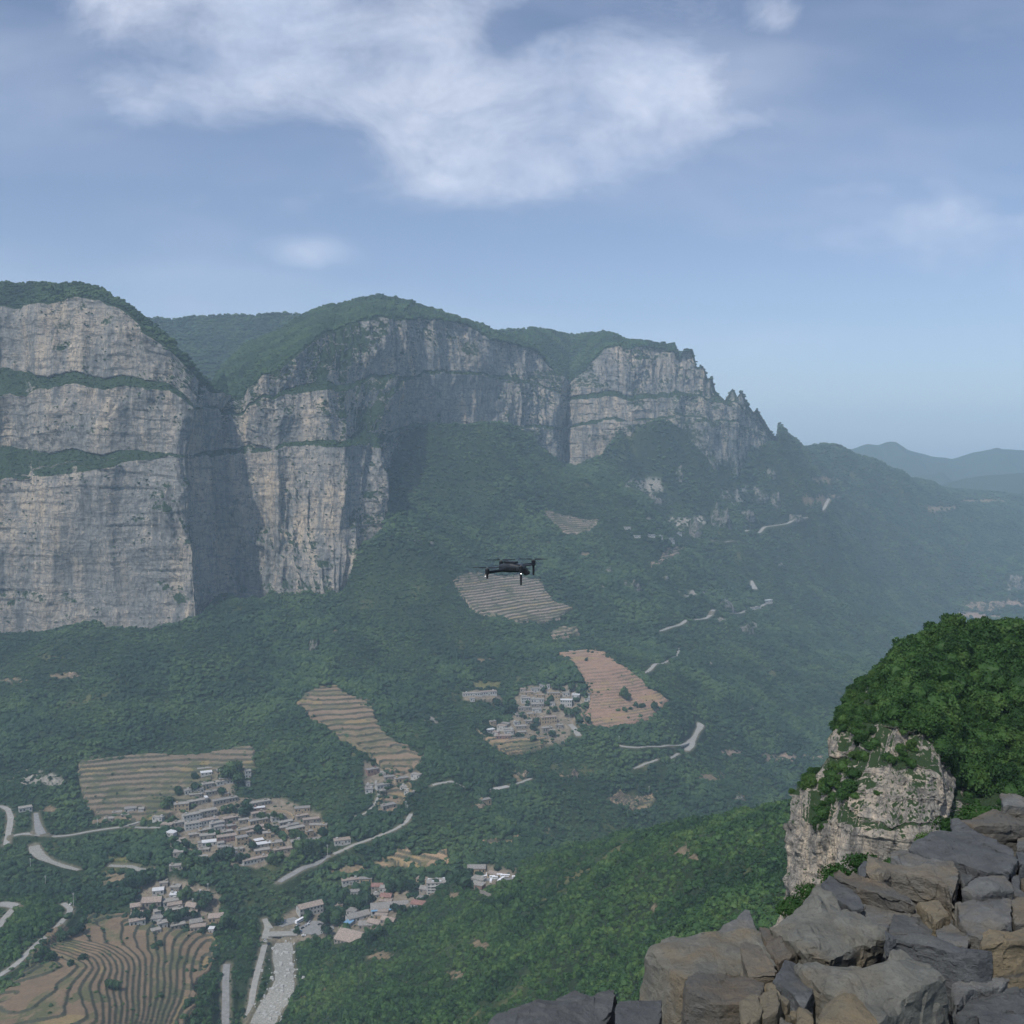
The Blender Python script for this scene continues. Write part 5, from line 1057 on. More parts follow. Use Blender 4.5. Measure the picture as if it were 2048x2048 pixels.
def drone():
    root = empty('drone', P(1025, 1135, 6.4)); tag(root, 'small dark quadcopter drone hovering with folded-out arms and a lit white lamp', 'drone')
    yaw = rad(-28)
    R = Matrix.Rotation(yaw, 3, 'Z')
    def hull(bm):
        prof = [(-.085, .026, -.022, .014), (-.060, .036, -.030, .024), (0, .041, -.031, .030), (.055, .038, -.026, .026), (.085, .026, -.014, .014)]
        rings = []
        for x, w, z0, z1 in prof:
            ring = []
            for a in range(16):
                t = a / 16 * 6.2832; yy = math.copysign(abs(math.cos(t)) ** .55, math.cos(t)) * w; zz = math.copysign(abs(math.sin(t)) ** .6, math.sin(t)); zz = zz * z1 if zz > 0 else -zz * z0
                ring.append(bm.verts.new(R @ Vector((x, yy, zz))))
            rings.append(ring)
        for r1, r2 in zip(rings, rings[1:]):
            for a in range(16): bm.faces.new([r1[a], r1[(a + 1) % 16], r2[(a + 1) % 16], r2[a]])
        bm.faces.new(rings[0]); bm.faces.new(rings[-1])
    b = bmobj('body', hull, M_DR2, root)
    bmobj('battery', lambda bm: box(bm, R @ Vector((-.012, 0, .033)), (.085, .045, .012), (0, 0, yaw)), M_DR, b, .003)
    bmobj('side_vent', lambda bm: [box(bm, R @ Vector((-.02 + .012 * i, -.041, -.004)), (.006, .004, .020), (0, 0, yaw)) for i in range(6)], M_DR, b)
    g = bmobj('gimbal', lambda bm: (box(bm, R @ Vector((.088, 0, -.012)), (.022, .030, .020), (0, 0, yaw)), rod(bm, R @ Vector((.088, -.022, -.022)), R @ Vector((.088, .022, -.022)), .008)), M_DR, root, .001)
    cmo = bmobj('camera', lambda bm: box(bm, R @ Vector((.096, 0, -.026)), (.032, .032, .034), (0, 0, yaw)), M_DR, g, .006)
    bmobj('lens', lambda bm: rod(bm, R @ Vector((.110, 0, -.026)), R @ Vector((.118, 0, -.026)), .011, .010, 16), M_LENS, cmo)
    mot = [((-.156, -.10, -.004), (-.055, -.028, -.012), .02, .05), ((-.072, .13, .020), (-.05, .03, .0), .0, .12), ((.134, .10, .028), (.055, .035, .008), .055, -.06), ((.052, -.15, .018), (.055, -.035, .004), .075, .1)]
    for i, (m, a, leg, ang) in enumerate(mot):
        arm = bmobj('arm', lambda bm: rod(bm, a, (m[0], m[1], m[2] - .016), .011, .008), M_DR, root)
        bmobj('motor', lambda bm: (rod(bm, (m[0], m[1], m[2] - .026), (m[0], m[1], m[2] + .006), .013, .014, 14), rod(bm, (m[0], m[1], m[2] + .006), (m[0], m[1], m[2] + .012), .009, .006, 12)), M_DR, arm)
        foot = bmobj('landing_leg', lambda bm: rod(bm, (m[0], m[1], m[2] - .02), (m[0], m[1], m[2] - .034 - leg), .008, .006), M_DR, arm)
        if i in (0, 3): bmobj('lamp', lambda bm: bmesh.ops.create_icosphere(bm, subdivisions=2, radius=(.0014 if i == 0 else .0027), matrix=Matrix.Translation((m[0] - (.012 if i == 0 else 0), m[1] - .010, m[2] - .038))), M_LED, foot)
        def prop(bm):
            for s in (0, math.pi):
                n = 8; L_ = []
                for k in range(n + 1):
                    t = k / n; w = .017 * math.sin(math.pi * min(1, t * 1.15 + .12)) + .002; tw = .35 * (1 - t); r_ = .008 + t * .082
                    for sg in (-1, 1):
                        p = Vector((r_, sg * w * .6, sg * w * tw * .5 + .002 * t)); p = Matrix.Rotation(ang + s, 3, 'Z') @ p
                        L_.append((bm.verts.new(p + Vector((m[0], m[1], m[2] + .0120))), bm.verts.new(p + Vector((m[0], m[1], m[2] + .0155)))))
                for k in range(n):
                    a0, a1, b0, b1 = L_[2 * k], L_[2 * k + 1], L_[2 * k + 2], L_[2 * k + 3]
                    bm.faces.new([a0[1], a1[1], b1[1], b0[1]]); bm.faces.new([a0[0], b0[0], b1[0], a1[0]])
                    bm.faces.new([a0[0], a0[1], b0[1], b0[0]]); bm.faces.new([a1[0], b1[0], b1[1], a1[1]])
        bmobj('propeller', prop, M_DR, arm)
drone()
# ------------------------------------------------------------------ roads, river bed, villages
M_ROAD = simple('pale concrete road', (.25, .245, .225), .9, .12, .3); M_ASPH = simple('grey asphalt road', (.20, .20, .195), .9, .15, .3)
M_BED = simple('dry pebble bed', (.24, .235, .21), .95, .22, .6)
WALLM = {'stone': simple('rubble stone wall', (.24, .215, .18), .95, .3, 1.2), 'tan': simple('yellow earth wall', (.31, .24, .155), .95, .22, .8), 'white': simple('whitewashed wall', (.37, .365, .345), .9, .12, .8),
         'red': simple('red brick wall', (.21, .13, .105), .9, .2, 1), 'grey': simple('grey render wall', (.36, .36, .345), .9, .15, .8)}
ROOFM = {'slab': simple('weathered roof slab', (.25, .235, .21), .9, .25, .7), 'slate': simple('stone slate roof', (.21, .20, .185), .9, .3, 1), 'red': simple('dull red roof', (.21, .115, .095), .85, .25, .6), 'pink': simple('faded pink tile roof', (.27, .22, .185), .9, .3, .9),
         'white': simple('white sheet roof', (.52, .53, .54), .6, .08, .5), 'blue': simple('blue sheet roof', (.15, .28, .42), .6, .12, .5), 'teal': simple('teal canopy', (.13, .33, .30), .7, .12, .5)}
M_WIN = simple('dark window glass', (.035, .045, .055), .25, .1, 3); M_DOOR = simple('dark wooden door', (.09, .06, .045), .8, .15, 3); M_STEEL = simple('galvanised steel', (.5, .51, .52), .5, .08, 5)
M_CONC = simple('raw concrete', (.33, .325, .31), .9, .15, .8)
build_roads()

def orient(a, b):
    A = np.array(hit(*a)); B = np.array(hit(*b)); d = B - A; yaw = max(-.42, min(.55, math.atan2(d[1], max(d[0], .1)))); m = (A[1] + B[1]) / 2
    L_ = abs(b[0] - a[0]) / 2048 * m / max(.3, math.cos(yaw)); return A, B, L_, yaw
REG = {}       # things waiting for labels that count from the left
def register(o, look, place, cat, group, u): REG.setdefault((look, place, cat, group), []).append((u, o))
ORD = ['first', 'second', 'third', 'fourth', 'fifth', 'sixth', 'seventh', 'eighth', 'ninth', 'tenth', 'eleventh', 'twelfth', 'thirteenth', 'fourteenth', 'fifteenth', 'sixteenth', 'seventeenth', 'eighteenth', 'nineteenth', 'twentieth'] + ['%dth' % i if i % 10 not in (1, 2, 3) else '%d%s' % (i, ['st', 'nd', 'rd'][i % 10 - 1]) for i in range(21, 60)]
def finish_labels():
    for (look, place, cat, group), L_ in REG.items():
        L_.sort(key=lambda q: q[0])
        for i, (u, o) in enumerate(L_):
            if len(L_) == 1: lab = '%s %s' % (look, place)
            elif len(L_) == 2: lab = '%s %s, the %s one' % (look, place, ('left', 'right')[i])
            else: lab = '%s %s, %s' % (look, place, 'leftmost' if i == 0 else 'rightmost' if i == len(L_) - 1 else ORD[i] + ' from left')
            tag(o, lab, cat, group)
SEEDN = [0]
def house(a, b, depth, h, wall, roof, place, look=None, gable=False, floors=1, yaw=None, width=None, name='house', canopy=None):
    SEEDN[0] += 1; r = random.Random(SEEDN[0])
    A, B, W, yw = orient(a, b)
    W = min(max(W, 3.5), 75)
    if yaw is not None: yw = yaw
    if width: W = width
    c = (A + B) / 2; ux, uy = math.cos(yw), math.sin(yw); bx, by = c[0] - uy * depth / 2, c[1] + ux * depth / 2
    corners = [(bx + ux * sx * W / 2 - uy * sy * depth / 2, by + uy * sx * W / 2 + ux * sy * depth / 2) for sx in (-1, 1) for sy in (-1, 1)]
    hz = [float(H(np.array([q[0]]), np.array([q[1]]))[0]) for q in corners]; z0 = sorted(hz)[1] + .2; base = min(hz) - z0 - 1.5
    root = empty(name, (bx, by, z0), yw)
    wobj = bmobj('wall', lambda bm: box(bm, (0, 0, (h + base) / 2), (W, depth, h - base)), WALLM[wall] if wall in WALLM else M_CONC, root)
    if gable:
        def rf_(bm):
            ov = .5; y2 = depth / 2 + ov; x2 = W / 2 + ov; hh = depth * .26; t = .22
            P_ = [(-x2, -y2, h - .1), (-x2, 0, h + hh), (-x2, y2, h - .1)]
            lo = [bm.verts.new(p) for p in P_]; hi = [bm.verts.new((p[0], p[1], p[2] + t)) for p in P_]
            lo2 = [bm.verts.new((-p[0], p[1], p[2])) for p in P_]; hi2 = [bm.verts.new((-p[0], p[1], p[2] + t)) for p in P_]
            for i in range(2):
                bm.faces.new([hi[i], hi[i + 1], hi2[i + 1], hi2[i]]); bm.faces.new([lo[i], lo2[i], lo2[i + 1], lo[i + 1]])
                bm.faces.new([lo[i], lo[i + 1], hi[i + 1], hi[i]]); bm.faces.new([lo2[i], hi2[i], hi2[i + 1], lo2[i + 1]])
            bm.faces.new([lo[0], hi[0], hi2[0], lo2[0]]); bm.faces.new([lo[2], lo2[2], hi2[2], hi[2]])
            for s in (-1, 1):
                v = [bm.verts.new((s * W / 2, -depth / 2, h)), bm.verts.new((s * W / 2, 0, h + hh - .1)), bm.verts.new((s * W / 2, depth / 2, h))]; bm.faces.new(v)
        bmobj('roof', rf_, ROOFM[roof], root)
    else:
        def fl(bm):
            box(bm, (0, 0, h + .12), (W + .8, depth + .8, .24))
            if roof != 'white' and W > 5:
                for (cx, cy, sx, sy) in ((0, -(depth + .8) / 2 + .12, W + .8, .24), (0, (depth + .8) / 2 - .12, W + .8, .24)): box(bm, (cx, cy, h + .42), (sx, sy, .36))
        rr = bmobj('roof', fl, ROOFM[roof], root)
        if W > 8 and r.random() < .55: bmobj('water_tank', lambda bm: rod(bm, (r.uniform(-W / 3, W / 3), depth * .1, h + .25), (r.uniform(-W / 3, W / 3), depth * .1, h + 1.5), .7), M_STEEL if r.random() < .4 else M_CONC, rr) if False else bmobj('roof_hut', lambda bm: box(bm, ((-1) ** SEEDN[0] * W * .3, depth * .2, h + 1.1), (2.4, 2.2, 2.0)), WALLM[wall] if wall in WALLM else M_CONC, rr)
    fh = h / floors; n = max(1, min(9, int(W / 3.6)))
    for f in range(floors):
        for i in range(n):
            x = (i + .5 - n / 2) * W / n; door = (f == 0 and i == n // 2)
            sx, sz, cz = (1.3, min(2.2, fh * .7), f * fh + min(2.2, fh * .7) / 2 + .05) if door else (min(1.7, W / n * .55), fh * .42, f * fh + fh * .58)
            bmobj('door' if door else 'window', lambda bm: box(bm, (x, -depth / 2 - .02, cz), (sx, .16, sz)), M_DOOR if door else M_WIN, wobj)
    if h > 3 and W > 4:
        for s in (-1, 1):
            if r.random() < .5: bmobj('window', lambda bm: box(bm, (s * (W / 2 + .02), 0, h * .6), (.16, 1.3, h * .25)), M_WIN, wobj)
    if canopy: bmobj('canopy', lambda bm: box(bm, (0, -depth / 2 - 1.6, h - .4), (W, 3.4, .2), (.12, 0, 0)), ROOFM[canopy], root)
    looks = {'stone': 'stone', 'tan': 'yellow earth', 'white': 'white', 'red': 'red brick', 'grey': 'grey'}
    if look is None:
        look = '%s %s house, %s roof' % ('tall' if floors > 1 else 'long low' if W > 20 else 'small', looks.get(wall, 'concrete'), {'slab': 'brown', 'slate': 'dark', 'red': 'red', 'pink': 'pink', 'white': 'white', 'blue': 'blue', 'teal': 'teal'}[roof])
    register(root, look, place, 'house' if name == 'house' else name.replace('_', ' '), 'houses ' + place, (a[0] + b[0]) / 2); KEEP_OUT.append((np.array([[bx + ux * q * W / 2, by + uy * q * W / 2] for q in np.linspace(-1, 1, max(2, int(W / 6)))]), depth / 2 + 2.0, 1))
    return root
r6 = lambda pts: Z5(3.864, 0, 1548, pts); r5 = lambda pts: Z5(3.45, 500, 1680, pts); rm = lambda pts: Z5(3.715, 900, 1300, pts)
rv = lambda pts: Z5(4.83, 320, 1530, pts); rn = lambda pts: Z5(2.76, 500, 1250, pts); rf = lambda pts: Z5(2.038, 1100, 660, pts)
PM = 'in the large left village'
for a, b, d, h, w, rf2, kw in [
    ((140,470),(275,450),9,9,'tan','slab',dict(floors=2)), ((290,415),(455,372),8,5,'stone','slab',{}), ((440,372),(464,366),8,6.5,'white','white',{}),
    ((535,412),(740,350),8,5.5,'stone','slate',{}), ((400,150),(500,135),9,8,'grey','white',dict(floors=2)), ((312,150),(385,140),7,4.5,'stone','white',{}),
    ((420,245),(520,222),8,5,'stone','slab',{}), ((455,318),(605,270),7,4.5,'stone','slate',{}), ((242,580),(400,535),9,9,'white','slab',dict(floors=2)), ((405,533),(545,498),9,8.5,'stone','slab',dict(floors=2)),
    ((255,645),(400,612),10,7,'grey','slab',dict(floors=2)), ((405,605),(560,570),9,6,'white','pink',{}), ((500,625),(620,590),8,5.5,'white','slab',{}), ((625,585),(750,535),8,5.5,'stone','pink',{}),
    ((535,650),(620,632),7,4.5,'white','slate',{}), ((285,720),(385,690),7,3.5,'stone','slab',{}), ((390,685),(485,655),7,4.5,'tan','slab',{}), ((370,805),(405,795),6,5,'grey','slate',{}),
    ((412,808),(540,780),9,5,'white','white',{}), ((560,772),(735,735),8,7,'red','pink',dict(floors=2)), ((375,860),(470,840),6,3,'stone','slab',{}), ((560,800),(620,790),6,4,'white','slab',{}),
    ((340,945),(455,918),8,5,'white','slab',{}), ((750,785),(850,755),8,8,'tan','slate',dict(floors=2)), ((755,700),(845,680),7,7,'tan','slab',{}), ((855,660),(1005,630),8,4.5,'stone','pink',{}),
    ((925,785),(1000,770),7,5,'red','white',{}), ((945,822),(1072,792),8,4.5,'stone','white',{}), ((1082,815),(1182,795),8,6,'tan','slab',{}), ((1000,720),(1070,705),7,6,'tan','slab',{}),
    ((1110,880),(1285,842),7,5,'stone','pink',{}), ((825,980),(1050,908),7,5,'white','pink',{}), ((920,890),(1060,860),8,5,'tan','slab',{}), ((872,430),(1060,385),8,5.5,'stone','slab',{}),
    ((905,455),(1010,438),6,3.5,'red','white',{}), ((900,520),(1010,492),7,5,'stone','pink',{}), ((1240,690),(1395,655),8,8.5,'tan','slab',dict(floors=2)), ((1150,660),(1230,640),7,5.5,'tan','slab',{}),
    ((1420,705),(1482,695),6,6.5,'tan','slab',{}), ((1440,645),(1610,622),6,6,'tan','slab',{}), ((1690,800),(1840,765),9,5,'white','pink',{}), ((0,620),(110,602),8,4.5,'stone','pink',{}), ((150,608),(240,590),8,4.5,'stone','slab',{}),
    ((70,712),(132,702),7,5,'white','white',{}), ((825,140),(880,132),7,9,'grey','slab',dict(floors=2)), ((835,215),(870,210),6,5,'white','slab',{}), ((92,1030),(215,1025),6,5.5,'stone','slab',{}), ((660,640),(735,622),7,5,'red','slate',{}),
    ((620,690),(700,670),7,4,'stone','slab',{}), ((560,845),(690,822),7,3.5,'stone','slate',{}), ((1030,650),(1130,632),6,5,'stone','slab',{}), ((690,870),(800,850),6,4,'stone','slab',{})]:
    house(rv([a])[0], rv([b])[0], d, h, w, rf2, PM, **kw)
PB = 'in the middle village'
for a, b, d, h, w, rf2, kw in [
    ((665,295),(742,292),7,6,'white','slate',{}), ((605,318),(668,312),7,5,'grey','slate',{}), ((722,372),(820,366),8,9,'tan','slate',dict(floors=2)), ((532,402),(600,398),8,8,'white','slab',dict(floors=2)), ((602,402),(700,400),8,7,'grey','slab',{}),
    ((820,425),(905,428),8,11,'white','white',dict(floors=2)), ((905,372),(960,376),8,8,'grey','white',{}), ((605,432),(700,428),8,5,'stone','slab',{}), ((510,460),(600,455),8,5.5,'stone','slate',{}), ((612,472),(680,468),7,6,'grey','slab',{}),
    ((490,505),(560,502),7,4.5,'stone','slab',{}), ((578,505),(640,498),7,5,'tan','slab',{}), ((680,562),(796,545),8,10,'tan','pink',dict(floors=2)), ((690,622),(765,612),7,7,'stone','slab',{}), ((480,565),(520,560),6,4.5,'white','slate',{}),
    ((490,595),(570,588),8,4.5,'stone','slab',{}), ((510,640),(570,635),7,5,'tan','slab',{}), ((280,622),(335,618),7,4.5,'grey','white',{}), ((342,668),(450,676),9,5.5,'red','pink',{}), ((400,618),(472,622),8,5.5,'white','slab',{}), ((560,555),(620,550),7,4.5,'stone','slab',{}),
    ((742,420),(782,416),6,4.5,'grey','slate',{}), ((985,350),(1040,352),7,5,'stone','slab',{}), ((1000,385),(1042,388),6,5,'grey','slab',{}), ((300,570),(345,572),6,5,'tan','slab',{}), ((840,350),(890,345),7,5.5,'white','slab',{})]:
    house(rm([a])[0], rm([b])[0], d, h, w, rf2, PB, **kw)
for a, b, d, h, w, rf2 in [((95,352),(240,352),8,5,'white','slab'), ((232,342),(350,348),8,6,'white','pink'), ((150,388),(185,390),6,5,'grey','slab')]:
    house(rm([a])[0], rm([b])[0], d, h, w, rf2, 'in the trees left of the middle village')
PC = 'below the curved terraces'
for a, b, d, h, w, rf2, kw in [((652,842),(712,812),8,6,'red','slate',{}), ((716,835),(748,832),6,3.5,'white','slab',{}), ((705,918),(768,885),8,5.5,'grey','slate',{}), ((805,882),(875,866),8,6,'tan','slate',{}), ((886,850),(935,850),7,6,'white','slab',{}), ((736,1037),(806,1020),8,7,'stone','slate',{}), ((715,945),(750,930),6,4,'stone','slab',{})]:
    house(rn([a])[0], rn([b])[0], d, h, w, rf2, PC, **kw)
house(rn([(1278,990)])[0], rn([(1332,992)])[0], 7, 9, 'tan', 'slate', 'alone in the wood')
PD = 'in the bridge village'
for a, b, d, h, w, rf2, kw in [
    ((352,545),(500,500),12,9,'white','pink',dict(floors=2, gable=True)), ((690,590),(825,525),12,6,'grey','slate',dict(gable=True)), ((1105,480),(1240,425),10,5,'white','red',dict(gable=True)), ((895,435),(972,420),10,5,'stone','red',dict(gable=True)),
    ((835,360),(915,350),9,4.5,'stone','red',dict(gable=True)), ((1165,380),(1225,372),9,5,'stone','slate',dict(gable=True)), ((1225,365),(1265,360),6,4,'white','slab',{}), ((745,625),(840,600),10,5,'stone','slate',dict(gable=True)), ((895,580),(990,580),9,5,'stone','pink',dict(gable=True)),
    ((800,600),(890,590),9,5,'stone','pink',dict(gable=True)), ((645,600),(690,610),8,5,'grey','blue',{}), ((1145,420),(1240,400),7,4,'grey','slate',{}), ((1520,305),(1605,300),10,6,'grey','slab',{}), ((1545,345),(1600,350),9,6,'red','slab',{}), ((1500,240),(1625,225),10,6,'tan','slate',dict(gable=True)),
    ((1635,232),(1825,250),7,5,'tan','pink',{}), ((660,520),(720,540),9,5,'grey','slate',{})]:
    house(r5([a])[0], r5([b])[0], d, h, w, rf2, PD, **kw)
house(*r5([(835,535),(1095,445)]), 15, 8, 'grey', 'slate', 'along the lower village street', look='longest grey roofed hall with a blue canopy', gable=True, canopy='blue', name='hall')
house(*r5([(572,715),(745,705)]), 24, 5, 'stone', 'pink', 'at the lower village edge', look='big house with a wide pink tiled roof', gable=True)
blk = house(*r5([(1225,325),(1355,320)]), 12, 12.5, 'grey', 'slab', 'above the lower village', look='four storey grey block with dark balconies', floors=4, yaw=.12, width=21, name='apartment_block')
for f in range(3): bmobj('balcony', lambda bm: box(bm, (1, -6.9, 3.4 + f * 3.1), (17, 1.8, .9)), WALLM['white'], blk)
for i in range(5): bmobj('roof_unit', lambda bm: box(bm, (-8 + i * 4, (-1) ** i * 3, 13.6), (2.4, 2.0, 1.6)), M_STEEL, blk)
PE = 'in the hamlet above the terraces'
for a, b, d, h, w, rf2, kw in [
    ((1095,1035),(1240,1045),13,6,'stone','pink',dict(gable=True)), ((1180,948),(1262,938),9,5,'grey','white',{}), ((1012,1060),(1080,1065),9,5.5,'tan','pink',dict(gable=True)), ((1085,1010),(1150,1050),8,5.5,'white','slab',{}), ((1272,1042),(1375,1020),10,5.5,'white','slab',{}), ((1425,1060),(1510,1085),10,5.5,'stone','pink',dict(gable=True)),
    ((1165,1160),(1250,1165),9,5,'grey','slate',{}), ((1232,1205),(1292,1195),8,5,'white','slab',{}), ((1475,1200),(1560,1185),9,5,'stone','slate',dict(gable=True)), ((1612,1165),(1722,1160),11,6,'tan','pink',dict(gable=True)), ((1608,1240),(1650,1235),6,4,'white','white',{}), ((1312,920),(1385,920),9,5,'stone','slab',{}),
    ((1230,885),(1295,880),8,5,'stone','slab',{}), ((1310,980),(1385,975),8,5.5,'grey','white',{}), ((1200,1110),(1240,1100),7,5,'white','slab',{})]:
    house(r6([a])[0], r6([b])[0], d, h, w, rf2, PE, **kw)
for a, b, d, h, w, rf2, pl in [((968,310),(1050,300),9,5,'grey','slate','below the striped left field'), ((1070,318),(1110,312),8,6,'white','slab','below the striped left field'), ((870,325),(935,318),6,3,'stone','slab','below the striped left field'),
    ((160,300),(240,290),9,5,'white','slab','beside the far left junction'), ((1282,500),(1330,492),8,5,'white','white','by the road left of the village')]:
    house(r6([a])[0], r6([b])[0], d, h, w, rf2, pl)
for a, b in [((345,850),(370,848)), ((400,845),(430,848)), ((435,856),(462,856)), ((470,860),(505,858)), ((500,830),(540,834)), ((480,872),(510,872)), ((305,815),(330,818))]:
    house(rf([a])[0], rf([b])[0], 9, 6, 'white', 'slate', 'in the hamlet under the third cliff')
house(*rf([(875,1120),(910,1112)]), 10, 7, 'white', 'white', 'at the tip of the curving middle road')
house(*rf([(805,1140),(860,1133)]), 9, 5, 'grey', 'slab', 'beside the curving middle road')
rh = random.Random(77)
def infill(n, boxes, place, yawpx, span=(14, 34)):
    k = 0
    for _ in range(n * 30):
        if k >= n: break
        x0, y0, x1, y1 = rh.choice(boxes); u = rh.uniform(x0, x1); v = rh.uniform(y0, y1)
        x, y, z = hit(u, v)
        if any(w_ < 20 and (((x - q[:, 0]) ** 2 + (y - q[:, 1]) ** 2).min() < (w_ + 4.5) ** 2) for q, w_, f_ in KEEP_OUT): continue
        L_ = rh.uniform(*span); house((u - L_ / 2, v + L_ * yawpx / 2), (u + L_ / 2, v - L_ * yawpx / 2), rh.uniform(6, 8.5), rh.uniform(3.5, 6), rh.choice(['stone', 'stone', 'tan', 'grey', 'white']), rh.choice(['slab', 'slate', 'pink', 'slab']), place); k += 1
infill(26, [(350, 1640, 560, 1720), (480, 1625, 640, 1690), (385, 1545, 450, 1600)], PM, .2)
infill(12, [(1030, 1380, 1150, 1470), (985, 1450, 1060, 1475)], PB, .03, (10, 20))
infill(12, [(650, 1800, 790, 1850), (700, 1770, 880, 1800), (560, 1850, 640, 1880)], PD, .25)
infill(10, [(270, 1795, 420, 1870), (310, 1770, 380, 1800)], PE, .1)
infill(5, [(735, 1555, 830, 1600)], PC, .2, (12, 22))
infill(4, [(215, 1625, 330, 1650)], 'below the striped left field', .1, (12, 24))
# retaining and field walls
def fence_wall(uv, h, mat, label, name='stone_wall', th=.8):
    pts = np.array([hit(u, v) for u, v in uv]); V = []; F = []
    d = np.linalg.norm(np.diff(pts[:, :2], axis=0), axis=1); s = np.concatenate([[0], np.cumsum(d)]); n = max(3, int(s[-1] / 3)); ss = np.linspace(0, s[-1], n)
    p = np.stack([np.interp(ss, s, pts[:, i]) for i in range(2)], 1); t = np.gradient(p, axis=0); t /= np.linalg.norm(t, axis=1, keepdims=True); nn = np.stack([-t[:, 1], t[:, 0]], 1) * th / 2; z = H(p[:, 0], p[:, 1])
    c = p.mean(0); cz = z.mean()
    for i in range(n):
        for q, zz in ((p[i] - nn[i], -3), (p[i] - nn[i], h), (p[i] + nn[i], h), (p[i] + nn[i], -3)): V.append((q[0] - c[0], q[1] - c[1], z[i] + zz - cz))
        if i: o = 4 * i; F += [(o - 4 + a, o - 4 + (a + 1) % 4, o + (a + 1) % 4, o + a) for a in range(4)]
    F += [(0, 3, 2, 1), (4 * n - 4, 4 * n - 3, 4 * n - 2, 4 * n - 1)]
    o = mesh_obj(name, V, F, mat); o.location = (c[0], c[1], cz); tag(o, label, 'wall'); KEEP_OUT.append((p, 3.0, 0))
fence_wall(rv([(1000,470),(1060,460),(1140,455),(1220,462),(1270,490),(1295,530),(1250,565),(1160,590),(1030,612)]), 2.6, WALLM['tan'], 'curved yellow wall enclosing a green yard at the right of the large left village')
fence_wall(rm([(415,700),(460,680),(560,672),(730,662)]), 5, WALLM['stone'], 'long stone retaining wall below the middle village')
fence_wall(rv([(860,640),(940,632),(1030,615)]), 3, WALLM['tan'], 'straight pale wall running into the curved yellow yard wall')
fence_wall(rn([(1270,1480),(1330,1500)]), 3, WALLM['stone'], 'short stone wall below the car park at the wood edge')
fence_wall(rm([(880,20),(1000,20)]), 4, WALLM['white'], 'white wall at the top of the red field')
fence_wall(r6([(0,1620),(130,1530),(250,1410),(400,1290),(520,1170),(585,1080)]), -1.0, WALLM['stone'], 'dark stone embankment wall along the lower left road')
# bridge
def bridge():
    a, b = r5([(150,668)])[0], r5([(310,655)])[0]; A, B, W, yw = orient(a, b); c = (A + B) / 2
    root = empty('bridge', (c[0], c[1], max(A[2], B[2]) + .7), yw); tag(root, 'small flat concrete road bridge over the dry river bed', 'bridge')
    W += 6
    bmobj('deck', lambda bm: box(bm, (0, 0, 0), (W, 9, .7)), M_ROAD, root)
    for s in (-1, 1):
        bmobj('parapet', lambda bm: box(bm, (0, s * 4.4, .75), (W, .35, .8)), M_CONC, root); bmobj('abutment', lambda bm: box(bm, (s * (W / 2 - 1.2), 0, -3.3), (2.4, 8.6, 6)), WALLM['stone'], root)
    bmobj('pier', lambda bm: box(bm, (0, 0, -3.3), (1.2, 7.5, 6)), M_CONC, root)
bridge()
# vehicles
PAINT = {'white': simple('white car paint', (.75, .76, .78), .3, .03, 1), 'black': simple('black car paint', (.03, .032, .036), .25, .05, 1), 'grey': simple('silver car paint', (.40, .41, .42), .3, .05, 1), 'blue': simple('blue car paint', (.12, .22, .4), .3, .05, 1), 'red': simple('red car paint', (.55, .05, .05), .4, .05, 1)}
M_TYRE = simple('tyre rubber', (.02, .02, .02), .9, .1, 5); M_GLASSC = simple('car glass', (.03, .04, .05), .1, .05, 2)
def car(u, v, yaw, paint, L_=4.4, W=1.8, Hh=1.5, look=None, place='', name='parked_car', van=False):
    x, y, z = hit(u, v); root = empty(name, (x, y, z + .45), yaw)
    def body(bm):
        box(bm, (0, 0, .62), (L_, W, .62))
        if van: box(bm, (0, 0, 1.0 + (Hh - 1) / 2 - .1), (L_ * .97, W * .97, Hh - .9))
    bo = bmobj('body', body, PAINT[paint], root, .12)
    if not van:
        cb = bmobj('cabin', lambda bm: box(bm, (-.15, 0, 1.15), (L_ * .52, W * .88, .56), taper=(2, -.12)), M_GLASSC, root, .06); bmobj('roof', lambda bm: box(bm, (-.15, 0, 1.45), (L_ * .40, W * .76, .06)), PAINT[paint], cb)
    else:
        for s in (-1, 1): bmobj('side_windows', lambda bm: box(bm, (0, s * W * .49, Hh * .72), (L_ * .82, .05, Hh * .24)), M_GLASSC, bo)
        bmobj('windscreen', lambda bm: box(bm, (L_ * .487, 0, Hh * .7), (.05, W * .8, Hh * .3)), M_GLASSC, bo)
    for sx in (-1, 1):
        for sy in (-1, 1): bmobj('wheel', lambda bm: rod(bm, (sx * L_ * .31, sy * (W / 2 - .12), .34), (sx * L_ * .31, sy * (W / 2 + .03), .34), .34, seg=12), M_TYRE, root)
    register(root, look, place, 'car' if not van else 'minibus', 'vehicles ' + place, u)
pk = 'in the walled car park at the wood edge'
for x, y, yw in [(1632,262,.3),(1648,244,.3),(1662,292,1.5),(1672,266,.2),(1690,270,.2),(1725,290,.9),(1738,280,.9),(1722,254,.05),(1748,256,.05),(1775,258,.05),(1830,268,.1)]:
    car(*r5([(x, y)])[0], yw, 'white', L_=6.2, W=2.2, Hh=2.5, look='white minibus', place=pk, name='minibus', van=True)
pk2 = 'in the paved yard beside the bridge'
for x, y, yw, p_ in [(480,590,.5,'black'),(400,590,1.2,'white'),(385,600,1.2,'grey'),(362,615,1.1,'black'),(370,665,.05,'white'),(345,640,.9,'blue'),(318,610,.9,'black'),(330,600,.9,'grey'),(410,575,1.2,'grey')]:
    car(*r5([(x, y)])[0], yw, p_, look='%s car' % ('silver' if p_ == 'grey' else p_), place=pk2)
car(*r5([(345,570)])[0], 1.0, 'white', L_=13, W=2.8, Hh=3.2, look='long white coach', place='beside the tall pink roofed house', name='coach', van=True)
